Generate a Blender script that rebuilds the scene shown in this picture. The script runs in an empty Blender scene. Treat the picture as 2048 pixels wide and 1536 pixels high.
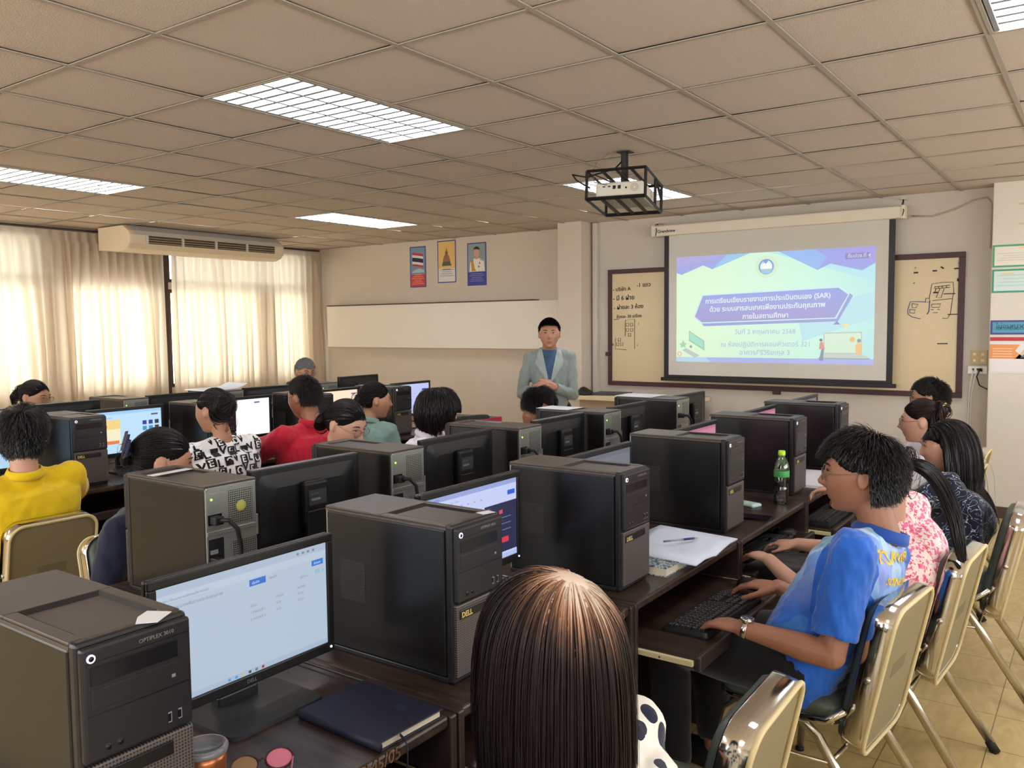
import bpy, bmesh, math, random
import numpy as np
from mathutils import Vector, Matrix, noise
SC = bpy.context.scene
COL = SC.collection
rng = np.random.default_rng(7)
random.seed(7)
PI = math.pi

# ---------------------------------------------------------------- camera
EYE = 1.53
def cam_setup():
    yaw, pitch, roll = -.6169, -.0699, -.0096
    f = Vector((math.sin(yaw)*math.cos(pitch), math.cos(yaw)*math.cos(pitch), math.sin(pitch)))
    r = Vector((math.cos(yaw), -math.sin(yaw), 0)); u = r.cross(f)
    c, s = math.cos(roll), math.sin(roll)
    R, U = c*r+s*u, -s*r+c*u
    cd = bpy.data.cameras.new('camera'); cd.sensor_width = 36; cd.lens = 1678.2/2048*36
    cd.clip_start = .02
    cam = bpy.data.objects.new('camera', cd); COL.objects.link(cam)
    m = Matrix.Identity(4)
    for i in range(3):
        m[i][0], m[i][1], m[i][2] = R[i], U[i], -f[i]
    m[2][3] = EYE
    cam.matrix_world = m
    SC.camera = cam
cam_setup()

# ---------------------------------------------------------------- light and exposure
SC.view_settings.view_transform = 'Standard'
SC.view_settings.look = 'None'
SC.view_settings.gamma = 1
SC.view_settings.use_curve_mapping = False
SC.view_settings.exposure = 1.18
KE = .44               # screens are dimmer than the exposure would show them
LAMP = 19.0            # radiance of the fluorescent tubes
w = bpy.data.worlds.new('sky'); SC.world = w; w.use_nodes = True
nt = w.node_tree
bg = nt.nodes['Background']
geo = nt.nodes.new('ShaderNodeTexCoord'); sep = nt.nodes.new('ShaderNodeSeparateXYZ')
ramp = nt.nodes.new('ShaderNodeValToRGB')
nt.links.new(geo.outputs['Generated'], sep.inputs[0]); nt.links.new(sep.outputs[2], ramp.inputs[0])
ramp.color_ramp.elements[0].color = (1.75, 1.72, 1.66, 1); ramp.color_ramp.elements[0].position = 0
ramp.color_ramp.elements[1].color = (.80, .89, 1, 1); ramp.color_ramp.elements[1].position = .35
nt.links.new(ramp.outputs[0], bg.inputs[0]); bg.inputs[1].default_value = 2.2

# ---------------------------------------------------------------- materials
def lin(c):
    c = [v/255 if v > 1 or isinstance(v, int) else v for v in c]
    return tuple((v/12.92 if v <= .04045 else ((v+.055)/1.055)**2.4) for v in c[:3]) + (1,)
MC = {}
def mat(name, col=(200, 200, 200), rough=.5, metal=0, spec=.5, emit=None, es=1, trans=0, alpha=1, noise_amt=0, noise_scale=20, bump=0, bump_scale=60, ior=1.45, sheen=0, coat=0):
    if name in MC: return MC[name]
    m = bpy.data.materials.new(name); m.use_nodes = True; MC[name] = m
    n = m.node_tree.nodes; l = m.node_tree.links; b = n['Principled BSDF']
    b.inputs['Base Color'].default_value = lin(col); b.inputs['Roughness'].default_value = rough
    b.inputs['Metallic'].default_value = metal; b.inputs['Specular IOR Level'].default_value = spec
    b.inputs['Transmission Weight'].default_value = trans; b.inputs['IOR'].default_value = ior
    b.inputs['Sheen Weight'].default_value = sheen; b.inputs['Coat Weight'].default_value = coat
    if emit:
        b.inputs['Emission Color'].default_value = lin(emit); b.inputs['Emission Strength'].default_value = es
    if noise_amt or bump:
        tc = n.new('ShaderNodeTexCoord')
    if noise_amt:
        nz = n.new('ShaderNodeTexNoise'); nz.inputs['Scale'].default_value = noise_scale; nz.inputs['Detail'].default_value = 5
        l.new(tc.outputs['Object'], nz.inputs['Vector'])
        mx = n.new('ShaderNodeMix'); mx.data_type = 'RGBA'
        c = lin(col)
        mx.inputs[6].default_value = tuple(v*(1-noise_amt) for v in c[:3])+(1,)
        mx.inputs[7].default_value = tuple(min(1, v*(1+noise_amt)) for v in c[:3])+(1,)
        l.new(nz.outputs[0], mx.inputs[0]); l.new(mx.outputs[2], b.inputs['Base Color'])
    if bump:
        nb = n.new('ShaderNodeTexNoise'); nb.inputs['Scale'].default_value = bump_scale; nb.inputs['Detail'].default_value = 4
        l.new(tc.outputs['Object'], nb.inputs['Vector'])
        bp = n.new('ShaderNodeBump'); bp.inputs['Strength'].default_value = bump; bp.inputs['Distance'].default_value = .01
        l.new(nb.outputs[0], bp.inputs['Height']); l.new(bp.outputs[0], b.inputs['Normal'])
    return m
def math_node(n, l, op, a, b=None):
    k = n.new('ShaderNodeMath'); k.operation = op
    for i, v in enumerate((a, b)):
        if v is None: continue
        if isinstance(v, (int, float)): k.inputs[i].default_value = v
        else: l.new(v, k.inputs[i])
    return k.outputs[0]
def mix_node(n, l, fac, a, b):
    k = n.new('ShaderNodeMix'); k.data_type = 'RGBA'
    l.new(fac, k.inputs[0]) if not isinstance(fac, (int, float)) else setattr(k.inputs[0], 'default_value', fac)
    for i, v in ((6, a), (7, b)):
        if isinstance(v, tuple): k.inputs[i].default_value = v
        else: l.new(v, k.inputs[i])
    return k.outputs[2]
def mat_perf(name, col, hole, pitch, rough=.5, metal=0, thr=.25, axes=(0, 1, 2)):
    """sheet with a regular pattern of small punched holes (object space)"""
    if name in MC: return MC[name]
    m = mat(name, col, rough, metal); n = m.node_tree.nodes; l = m.node_tree.links; b = n['Principled BSDF']
    tc = n.new('ShaderNodeTexCoord'); sp = n.new('ShaderNodeSeparateXYZ'); l.new(tc.outputs['Object'], sp.inputs[0])
    g = None
    for a in axes:
        s = math_node(n, l, 'SINE', math_node(n, l, 'MULTIPLY', sp.outputs[a], 2*PI/pitch))
        s = math_node(n, l, 'MULTIPLY', s, s)
        g = s if g is None else math_node(n, l, 'MULTIPLY', g, s)
    f = math_node(n, l, 'GREATER_THAN', g, thr)
    l.new(mix_node(n, l, f, lin(col), lin(hole)), b.inputs['Base Color'])
    return m
def mat_wood(name, c1, c2, rough=.4, axis=0, scale=9):
    if name in MC: return MC[name]
    m = mat(name, c1, rough); n = m.node_tree.nodes; l = m.node_tree.links; b = n['Principled BSDF']
    tc = n.new('ShaderNodeTexCoord'); mp = n.new('ShaderNodeMapping')
    sc = [1.0, 1.0, 1.0]; sc[axis] = .09
    mp.inputs['Scale'].default_value = [v*scale for v in sc]
    l.new(tc.outputs['Object'], mp.inputs[0])
    nz = n.new('ShaderNodeTexNoise'); nz.inputs['Scale'].default_value = 4; nz.inputs['Detail'].default_value = 8; nz.inputs['Distortion'].default_value = .6
    l.new(mp.outputs[0], nz.inputs['Vector'])
    cr = n.new('ShaderNodeValToRGB'); cr.color_ramp.elements[0].position = .38; cr.color_ramp.elements[1].position = .62
    cr.color_ramp.elements[0].color = lin(c1); cr.color_ramp.elements[1].color = lin(c2)
    l.new(nz.outputs[0], cr.inputs[0]); l.new(cr.outputs[0], b.inputs['Base Color'])
    return m
def mat_emit(name, col, s=1.0):
    if name in MC: return MC[name]
    m = bpy.data.materials.new(name); m.use_nodes = True; MC[name] = m
    n = m.node_tree.nodes; l = m.node_tree.links; b = n['Principled BSDF']
    b.inputs['Base Color'].default_value = (.02, .02, .02, 1); b.inputs['Roughness'].default_value = .3
    b.inputs['Emission Color'].default_value = lin(col); b.inputs['Emission Strength'].default_value = s
    return m

# ---------------------------------------------------------------- mesh builder
class MB:
    def __init__(s, M=None):
        s.v = []; s.f = []; s.m = []; s.mats = []; s.M = M or Matrix.Identity(4); s.sm = []
    def mi(s, m):
        if m not in s.mats: s.mats.append(m)
        return s.mats.index(m)
    def add(s, vs, fs, m, smooth=False, M=None):
        T = s.M @ M if M is not None else s.M
        o = len(s.v); k = s.mi(m)
        s.v += [tuple(T @ Vector(v)) for v in vs]
        s.f += [tuple(i+o for i in f) for f in fs]
        s.m += [k]*len(fs); s.sm += [smooth]*len(fs)
        return s
    def box(s, a, b, m, bv=0, M=None, seg=2):
        a, b = [min(p, q) for p, q in zip(a, b)], [max(p, q) for p, q in zip(a, b)]
        if bv:
            bm = bmesh.new(); bmesh.ops.create_cube(bm, size=1)
            for v in bm.verts:
                for i in range(3): v.co[i] = (a[i]+b[i])/2 + v.co[i]*(b[i]-a[i])
            bmesh.ops.bevel(bm, geom=bm.edges[:], offset=min(bv, .49*min(b[i]-a[i] for i in range(3))), segments=seg, affect='EDGES', profile=.5)
            bm.verts.index_update()
            s.add([v.co for v in bm.verts], [[v.index for v in f.verts] for f in bm.faces], m, False, M); bm.free()
            return s
        x0, y0, z0 = a; x1, y1, z1 = b
        v = [(x0,y0,z0),(x1,y0,z0),(x1,y1,z0),(x0,y1,z0),(x0,y0,z1),(x1,y0,z1),(x1,y1,z1),(x0,y1,z1)]
        return s.add(v, [(0,3,2,1),(4,5,6,7),(0,1,5,4),(1,2,6,5),(2,3,7,6),(3,0,4,7)], m, False, M)
    def loft(s, rings, m, caps=True, M=None, smooth=True, close=False):
        n = len(rings[0]); v = [p for r in rings for p in r]; f = []
        for i in range(len(rings)-1 + (1 if close else 0)):
            a, b = i*n, ((i+1) % len(rings))*n
            for j in range(n):
                k = (j+1) % n; f.append((a+j, a+k, b+k, b+j))
        if caps and not close:
            f.append(tuple(range(n))[::-1]); f.append(tuple(range((len(rings)-1)*n, len(rings)*n)))
        return s.add(v, f, m, smooth, M)
    def tube(s, pts, r, m, n=8, M=None, flat=None, close=False, up=None, smooth=True, round_ends=False):
        pts = [Vector(p) for p in pts]; N = len(pts)
        rs = list(r) if isinstance(r, (list, tuple)) else [r]*N
        if round_ends:
            d0 = (pts[0]-pts[1]).normalized(); d1 = (pts[-1]-pts[-2]).normalized()
            pre = []; post = []
            for a in (80, 55, 28):
                a = math.radians(a)
                pre.append((pts[0]+d0*rs[0]*math.sin(a), rs[0]*math.cos(a)))
                post.insert(0, (pts[-1]+d1*rs[-1]*math.sin(a), rs[-1]*math.cos(a)))
            pts = [p for p, _ in pre]+pts+[p for p, _ in post]; rs = [q for _, q in pre]+rs+[q for _, q in post]; N = len(pts)
        rings = []; prev = None
        for i, p in enumerate(pts):
            if close: t = (pts[(i+1) % N]-pts[i-1])
            else: t = pts[min(i+1, N-1)]-pts[max(i-1, 0)]
            t = t.normalized() if t.length > 1e-9 else Vector((0, 0, 1))
            if up is not None:
                a = Vector(up); a = (a - t*a.dot(t)).normalized()
            elif prev is None:
                a = Vector((0, 0, 1)) if abs(t.z) < .9 else Vector((1, 0, 0)); a = (a-t*a.dot(t)).normalized()
            else: a = (prev-t*prev.dot(t)).normalized()
            prev = a; b = t.cross(a)
            fa, fb = flat if flat else (1, 1)
            rings.append([tuple(p + (a*math.cos(2*PI*k/n)*fa + b*math.sin(2*PI*k/n)*fb)*rs[i]) for k in range(n)])
        return s.loft(rings, m, True, M, smooth, close)
    def ell(s, c, r, m, nu=16, nv=10, M=None, R=None):
        T = Matrix.Translation(Vector(c)) @ ((R if R is not None else Matrix.Identity(3)).to_4x4())
        rings = []
        for i in range(1, nv):
            a = PI*i/nv
            rings.append([tuple(T @ Vector((r[0]*math.sin(a)*math.cos(2*PI*k/nu), r[1]*math.sin(a)*math.sin(2*PI*k/nu), -r[2]*math.cos(a)))) for k in range(nu)])
        o = len(rings)*nu
        v = [p for q in rings for p in q] + [tuple(T @ Vector((0, 0, -r[2]))), tuple(T @ Vector((0, 0, r[2])))]
        f = []
        for i in range(len(rings)-1):
            for j in range(nu):
                k = (j+1) % nu; f.append((i*nu+j, i*nu+k, (i+1)*nu+k, (i+1)*nu+j))
        for j in range(nu):
            k = (j+1) % nu; f.append((o, k, j)); f.append((o+1, o-nu+j, o-nu+k))
        return s.add(v, f, m, True, M)
    def cyl(s, a, b, r, m, n=20, r2=None, M=None, smooth=True):
        return s.tube([a, b], [r, r if r2 is None else r2], m, n, M, smooth=smooth)
    def lathe(s, prof, m, n=24, M=None):
        return s.loft([[(r*math.cos(2*PI*k/n), r*math.sin(2*PI*k/n), z) for k in range(n)] for r, z in prof], m, True, M)
    def prism(s, poly, h, m, M=None):
        """polygon in xy extruded from z=0 to h"""
        n = len(poly); v = [(x, y, 0) for x, y in poly]+[(x, y, h) for x, y in poly]
        f = [tuple(range(n))[::-1], tuple(range(n, 2*n))]+[(j, (j+1) % n, n+(j+1) % n, n+j) for j in range(n)]
        return s.add(v, f, m, False, M)
    def text(s, body, size, m, M=None, align='LEFT', ext=0.0, xs=1.0, bold=0.0, fit=None):
        c = bpy.data.curves.new('t', 'FONT'); c.body = body; c.size = size; c.align_x = align; c.extrude = ext; c.resolution_u = 2; c.offset = bold
        o = bpy.data.objects.new('t', c); COL.objects.link(o)
        me = bpy.data.meshes.new_from_object(o.evaluated_get(bpy.context.evaluated_depsgraph_get()))
        ky = 1.0
        if fit and len(me.vertices):
            X = [v.co.x for v in me.vertices]; ky = fit/(max(X)-min(X)); xs = ky
        s.add([(v.co.x*xs, v.co.y*ky, v.co.z) for v in me.vertices], [tuple(p.vertices) for p in me.polygons], m, False, M)
        bpy.data.objects.remove(o); bpy.data.meshes.remove(me); bpy.data.curves.remove(c)
        return s
    def mesh(s, name):
        me = bpy.data.meshes.new(name); me.from_pydata(s.v, [], s.f)
        for q in s.mats: me.materials.append(q)
        me.polygons.foreach_set('material_index', s.m); me.polygons.foreach_set('use_smooth', s.sm)
        me.validate(); me.update(); return me
    def build(s, name, parent=None, label=None, cat=None, group=None, kind=None, loc=None, rz=0):
        return link(s.mesh(name), name, parent, label, cat, group, kind, loc, rz)
def tag(o, label=None, cat=None, group=None, kind=None):
    if label: o['label'] = label
    if cat: o['category'] = cat
    if group: o['group'] = group
    if kind: o['kind'] = kind
    return o
def link(me, name, parent=None, label=None, cat=None, group=None, kind=None, loc=None, rz=0):
    o = bpy.data.objects.new(name, me); COL.objects.link(o)
    if parent is not None: o.parent = parent
    if loc is not None: o.location = loc
    o.rotation_euler = (0, 0, rz)
    return tag(o, label, cat, group, kind)
def thing(name, label, cat, loc=(0, 0, 0), rz=0, group=None):
    o = bpy.data.objects.new(name, None); COL.objects.link(o); o.empty_display_size = .05
    o.location = loc; o.rotation_euler = (0, 0, rz)
    return tag(o, label, cat, group)
def dup(root, loc, rz, label=None, skip=()):
    def cp(o, par):
        c = o.copy(); COL.objects.link(c); c.parent = par
        for ch in list(o.children):
            if ch.name.split('.')[0] not in skip: cp(ch, c)
        return c
    r = cp(root, None); r.location = loc; r.rotation_euler = (0, 0, rz)
    if label: r['label'] = label
    return r
def rrect(w, h, r, n=5, cx=0, cy=0):
    p = []
    for (sx, sy, a0) in ((1, 1, 0), (-1, 1, 90), (-1, -1, 180), (1, -1, 270)):
        for k in range(n+1):
            a = math.radians(a0+90*k/n)
            p.append((cx+sx*(w/2-r)+r*math.cos(a), cy+sy*(h/2-r)+r*math.sin(a)))
    return p

# ================================================================ ROOM
H = 2.57
XL, YF, YL, YP = -8.75, 7.66, 7.87, 7.43       # window wall, screen wall, far left wall, right pillar face
XR, YB = 2.4, -3.0
m_wall = mat('wall_paint', (200, 191, 180), .75, noise_amt=.05, noise_scale=2.5, bump=.12, bump_scale=30)
m_wall2 = mat('wall_paint_white', (216, 209, 196), .7, noise_amt=.03, noise_scale=3)
m_tile = mat('ceiling_tile', (204, 190, 176), .9, noise_amt=.07, noise_scale=90, bump=.35, bump_scale=160)
m_bar = mat('ceiling_tee_bar', (170, 160, 146), .6)
m_base = mat('baseboard_brown', (84, 64, 52), .5)

def mat_floor():
    m = mat('floor_tiles', (190, 165, 100), .3); n = m.node_tree.nodes; l = m.node_tree.links; b = n['Principled BSDF']
    tc = n.new('ShaderNodeTexCoord')
    br = n.new('ShaderNodeTexBrick'); br.offset = 0; br.inputs['Scale'].default_value = 1
    br.inputs['Brick Width'].default_value = .305; br.inputs['Row Height'].default_value = .305
    br.inputs['Mortar Size'].default_value = .0022; br.inputs['Mortar Smooth'].default_value = .3
    br.inputs['Color1'].default_value = lin((204, 178, 122)); br.inputs['Color2'].default_value = lin((192, 166, 110))
    br.inputs['Mortar'].default_value = lin((120, 98, 60))
    l.new(tc.outputs['Object'], br.inputs[0])
    nz = n.new('ShaderNodeTexNoise'); nz.inputs['Scale'].default_value = 7; nz.inputs['Detail'].default_value = 6; nz.inputs['Distortion'].default_value = 1.5
    mp = n.new('ShaderNodeMapping'); mp.inputs['Scale'].default_value = (2.2, .8, 1)
    l.new(tc.outputs['Object'], mp.inputs[0]); l.new(mp.outputs[0], nz.inputs['Vector'])
    cr = n.new('ShaderNodeValToRGB'); cr.color_ramp.elements[0].position = .35; cr.color_ramp.elements[1].position = .65
    cr.color_ramp.elements[0].color = (.80, .78, .72, 1); cr.color_ramp.elements[1].color = (1, 1, 1, 1)
    l.new(nz.outputs[0], cr.inputs[0])
    mx = n.new('ShaderNodeMix'); mx.data_type = 'RGBA'; mx.blend_type = 'MULTIPLY'; mx.inputs[0].default_value = 1
    l.new(br.outputs[0], mx.inputs[6]); l.new(cr.outputs[0], mx.inputs[7]); l.new(mx.outputs[2], b.inputs['Base Color'])
    b.inputs['Specular IOR Level'].default_value = .4
    return m
fl = MB(); fl.box((XL-.3, YB-.2, -.1), (XR+.2, 8.2, 0), mat_floor()); fl.build('floor', kind='structure')

# suspended ceiling: tiles on a 0.6 m grid, cells under the lamps left open
GX, GY = -2.7891, 2.3695
LAMPS = [(-1, 0), (-6, 0), (-1, 5), (-6, 5), (4, 0), (4, 5), (-1, -6), (-6, -6), (4, -6)]  # rows behind the camera are unseen, repeated there to light the room
opencell = set()
for i, j in LAMPS:
    for d in (0, 1): opencell.add((i, j+d))
ce = MB()
i0, i1, j0, j1 = -10, 9, -9, 10
for i in range(i0, i1):
    for j in range(j0, j1):
        if (i, j) in opencell: continue
        x, y = GX+i*.6, GY+j*.6
        z = [H+.006+random.uniform(-.0015, .003) for _ in range(4)]
        if random.random() < .05: z[random.randrange(4)] += .003
        g = .006
        ce.add([(x+g, y+g, z[0]), (x+.6-g, y+g, z[1]), (x+.6-g, y+.6-g, z[2]), (x+g, y+.6-g, z[3])], [(0, 3, 2, 1)], m_tile)
hb = .011
for i in range(i0, i1+1):
    x = GX+i*.6
    for j in range(j0, j1):
        y = GY+j*.6
        if (i, j) in opencell and (i-1, j) in opencell: continue
        ce.box((x-hb, y, H-.001), (x+hb, y+.6, H+.003), m_bar)
for j in range(j0, j1+1):
    y = GY+j*.6
    for i in range(i0, i1):
        if (i, j) in opencell and (i, j-1) in opencell: continue
        x = GX+i*.6
        ce.box((x, y-hb*.8, H-.0005), (x+.6, y+hb*.8, H+.003), m_bar)
ce.box((-9.2, -4, H+.2), (3.2, 9, H+.26), m_wall)      # slab above
ce.build('ceiling', kind='structure')

# lamps
m_tube = mat_emit('fluorescent_tube', (246, 248, 255), LAMP*1.0)
m_refl = mat('lamp_reflector', (225, 230, 232), .35, metal=.0)
m_louv = mat('lamp_louvre', (150, 156, 162), .4, metal=.2)
def ceiling_light(i, j, label):
    x, y = GX+i*.6, GY+j*.6
    t = thing('ceiling_light', label, 'ceiling light', (x+.3, y+.6, H), 0, 'fluorescent ceiling lights')
    h = MB(); d = .09
    h.add([(-.285,-.585,0),(.285,-.585,0),(.285,.585,0),(-.285,.585,0),(-.275,-.58,d),(.275,-.58,d),(.275,.58,d),(-.275,.58,d)],
          [(4,5,6,7),(0,1,5,4),(1,2,6,5),(2,3,7,6),(3,0,4,7)], m_refl)
    for k in (-1, 0, 1):                                   # folded reflector troughs
        cx = k*.18
        h.add([(cx-.085,-.575,.012),(cx-.03,-.575,.075),(cx+.03,-.575,.075),(cx+.085,-.575,.012),
               (cx-.085,.575,.012),(cx-.03,.575,.075),(cx+.03,.575,.075),(cx+.085,.575,.012)], [(0,1,5,4),(1,2,6,5),(2,3,7,6)], m_refl)
    h.build('housing', t)
    f = MB()
    for a, b in (((-.296,-.596),(.296,-.583)), ((-.296,.583),(.296,.596)), ((-.296,-.583),(-.283,.583)), ((.283,-.583),(.296,.583))):
        f.box((a[0], a[1], -.003), (b[0], b[1], .012), m_bar)
    f.build('frame', t)
    for k in (-1, 0, 1):
        tb = MB(); tb.cyl((k*.18, -.56, .052), (k*.18, .56, .052), .0165, m_tube, 12)
        tb.build('tube', t)
    lv = MB()
    for k in (-1.5, -.5, .5, 1.5):
        cx = k*.18
        lv.add([(cx-.008,-.58,.001),(cx+.008,-.58,.001),(cx,-.58,.03),(cx-.008,.58,.001),(cx+.008,.58,.001),(cx,.58,.03)], [(0,3,4,1),(0,2,5,3),(1,4,5,2)], m_louv)
    n = 15
    for q in range(1, n):
        yy = -.58+q*1.16/n
        for k in (-1, 0, 1):
            cx = k*.18
            lv.add([(cx-.08,yy-.010,.002),(cx+.08,yy-.010,.002),(cx+.08,yy+.010,.002),(cx-.08,yy+.010,.002),(cx-.08,yy,.026),(cx+.08,yy,.026),(cx,yy,.014)],
                   [(0,1,2,3),(0,4,5,1),(3,2,5,4)], m_louv)
    lv.build('louvre', t)
    return t
LL = ['louvred ceiling light nearest the camera, large and centre-left of the photo', 'louvred ceiling light at the left edge, nearest the curtained windows',
      'ceiling light right behind the hanging projector', 'ceiling light far left, in front of the air conditioner and above the posters end',
      'ceiling light cut off by the top right corner', 'ceiling light far right outside the frame', 'ceiling light behind the camera, middle column',
      'ceiling light behind the camera, window column', 'ceiling light behind the camera, right column']
for (i, j), lb in zip(LAMPS, LL): ceiling_light(i, j, lb)

# walls
wl = MB()
def wall_x(mb, x0, x1, ya, yb, holes, m):
    """wall slab in the YZ plane with rectangular holes (y0,y1,z0,z1)"""
    ys = sorted(set([ya, yb]+[h[0] for h in holes]+[h[1] for h in holes])); zs = sorted(set([0, H+.15]+[h[2] for h in holes]+[h[3] for h in holes]))
    for a, b in zip(ys, ys[1:]):
        for c, d in zip(zs, zs[1:]):
            if any(h[0] <= a and b <= h[1] and h[2] <= c and d <= h[3] for h in holes): continue
            mb.box((x0, a, c), (x1, b, d), m)
HOLES = [(-2.2, .9, .85, 2.0), (-2.2, .9, 2.08, 2.5), (1.2, 4.18, .85, 1.98), (1.2, 4.18, 2.06, 2.5), (4.42, 5.48, .85, 1.98), (5.62, 6.86, .85, 1.98), (5.62, 7.6, 2.06, 2.5), (7.05, 7.6, .85, 1.98)]
wall_x(wl, XL-.2, XL-.06, YB-.2, 8.1, HOLES, m_wall); wl.build('wall_left', kind='structure')
wf = MB(); wf.box((-4.45, YF, 0), (-.70, YF+.2, H+.15), m_wall); wf.build('wall_front', kind='structure')
wf = MB(); wf.box((XL-.2, YL, 0), (-4.45, YL+.2, H+.15), mat('wall_paint_cream', (206, 193, 176), .75, noise_amt=.04, noise_scale=1.6, bump=.1, bump_scale=30)); wf.build('wall_front', kind='structure')
m_cream = MC['wall_paint_cream']
wf = MB(); wf.box((-4.67, 7.42, 0), (-4.39, YL, H+.05), m_cream, .006); wf.build('trim_1', kind='structure')       # pilaster
wf = MB(); wf.box((-4.36, 7.60, 0), (-4.31, YF, H), m_wall, .004); wf.build('trim_2', kind='structure')            # conduit cover
wf = MB(); wf.box((-.745, YP, 0), (.5, YF+.2, H+.15), m_wall2, .006); wf.build('wall_right', kind='structure')  # pillar with notices
wf = MB(); wf.box((-.75, YP-.012, 0), (.5, YP, .09), m_base, .003); wf.build('baseboard_right', kind='structure')
wf = MB(); wf.box((-4.3, YF-.012, 0), (-.76, YF, .09), m_base, .003); wf.build('baseboard_front', kind='structure')
wf = MB(); wf.box((.5, YP+.05, 0), (XR+.2, YF+.2, H+.15), m_wall2)
RH = [(-2.4, -.2, .9, 2.0), (.2, 2.2, .9, 2.0), (2.6, 4.6, .9, 2.0), (5.0, 7.0, .9, 2.0)]  # window openings out of view, added to brighten the ceiling and room
wall_x(wf, XR, XR+.2, YB-.2, YP+.05, RH, m_wall2); wf.build('wall_right', kind='structure')
wf = MB()
BH = [(-8.2, -6.4, .9, 2.5), (-6.0, -4.2, .9, 2.5), (-3.8, -2.0, .9, 2.5), (-1.6, .2, .9, 2.5)]  # unseen openings behind the camera, added for more daylight
xs_ = sorted(set([XL-.2, XR]+[q for h_ in BH for q in h_[:2]]))
for a_, b_ in zip(xs_, xs_[1:]):
    for c_, d_ in ((0, .9), (.9, 2.5), (2.5, H+.15)):
        if c_ == .9 and any(h_[0] <= a_ and b_ <= h_[1] for h_ in BH): continue
        wf.box((a_, YB-.2, c_), (b_, YB, d_), m_wall2)
wf.build('wall_back', kind='structure')
def portal(loc, rot, sx, sy):
    ld = bpy.data.lights.new('daylight_portal', 'AREA'); ld.shape = 'RECTANGLE'; ld.size = sx; ld.size_y = sy; ld.cycles.is_portal = True
    o = bpy.data.objects.new('daylight_portal', ld); COL.objects.link(o); o.location = loc; o.rotation_euler = rot
for h_ in RH: portal((XR+.19, (h_[0]+h_[1])/2, 1.45), (PI/2, 0, PI/2), h_[1]-h_[0], 1.1)
for h_ in BH: portal(((h_[0]+h_[1])/2, YB-.19, 1.7), (PI/2, 0, 0), h_[1]-h_[0], 1.6)
# boxed-in ledge along the far left wall, with an open seam above it
wf = MB(); wf.box((-8.46, 7.70, 1.265), (-4.67, YL, 1.80), mat('ledge_white', (222, 213, 198), .6, noise_amt=.02, noise_scale=2), .004)
wf.box((-8.46, 7.705, 1.802), (-5.2, YL, 1.815), mat('seam_dark', (92, 78, 66), .9)); wf.build('trim_3', kind='structure')
# window frames and glass
m_frame = mat('window_frame_brown', (66, 50, 44), .5)
m_glass = bpy.data.materials.new('window_glass'); m_glass.use_nodes = True
_n = m_glass.node_tree.nodes; _l = m_glass.node_tree.links; _n.remove(_n['Principled BSDF'])
_t = _n.new('ShaderNodeBsdfTransparent'); _g = _n.new('ShaderNodeBsdfGlossy'); _x = _n.new('ShaderNodeMixShader'); _x.inputs[0].default_value = .06
_g.inputs['Roughness'].default_value = .02; _t.inputs[0].default_value = (.93, .97, .95, 1)
_l.new(_t.outputs[0], _x.inputs[1]); _l.new(_g.outputs[0], _x.inputs[2]); _l.new(_x.outputs[0], _n['Material Output'].inputs[0])
for n_, (a, b, c, d) in enumerate(HOLES):
    f = MB(); x0, x1 = XL-.15, XL-.08; e = .04
    f.box((x0, a, c), (x1, a+e, d), m_frame); f.box((x0, b-e, c), (x1, b, d), m_frame); f.box((x0, a+e, c), (x1, b-e, c+e), m_frame); f.box((x0, a+e, d-e), (x1, b-e, d), m_frame)
    k = max(1, round((b-a)/.75))
    for q in range(1, k): f.box((x0, a+(b-a)*q/k-.02, c+e), (x1, a+(b-a)*q/k+.02, d-e), m_frame)
    o = f.build('window_%d' % (n_+1), kind='structure')
    g = MB(); g.box((XL-.118, a+e, c+e), (XL-.112, b-e, d-e), m_glass); g.build('glass', o)
wf = MB(); wf.box((XL-.06, 5.515, .75), (XL-.02, 5.60, 2.45), m_frame, .004); wf.build('trim_4', kind='structure')   # dark mullion seen between the curtains
# unseen slab outside, added to shade the upper part of the curtains
wf = MB(); wf.box((XL-2.4, -6, 2.0), (XL-.2, 11, 2.06), m_wall); wf.build('shade_slab', kind='structure')

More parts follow.
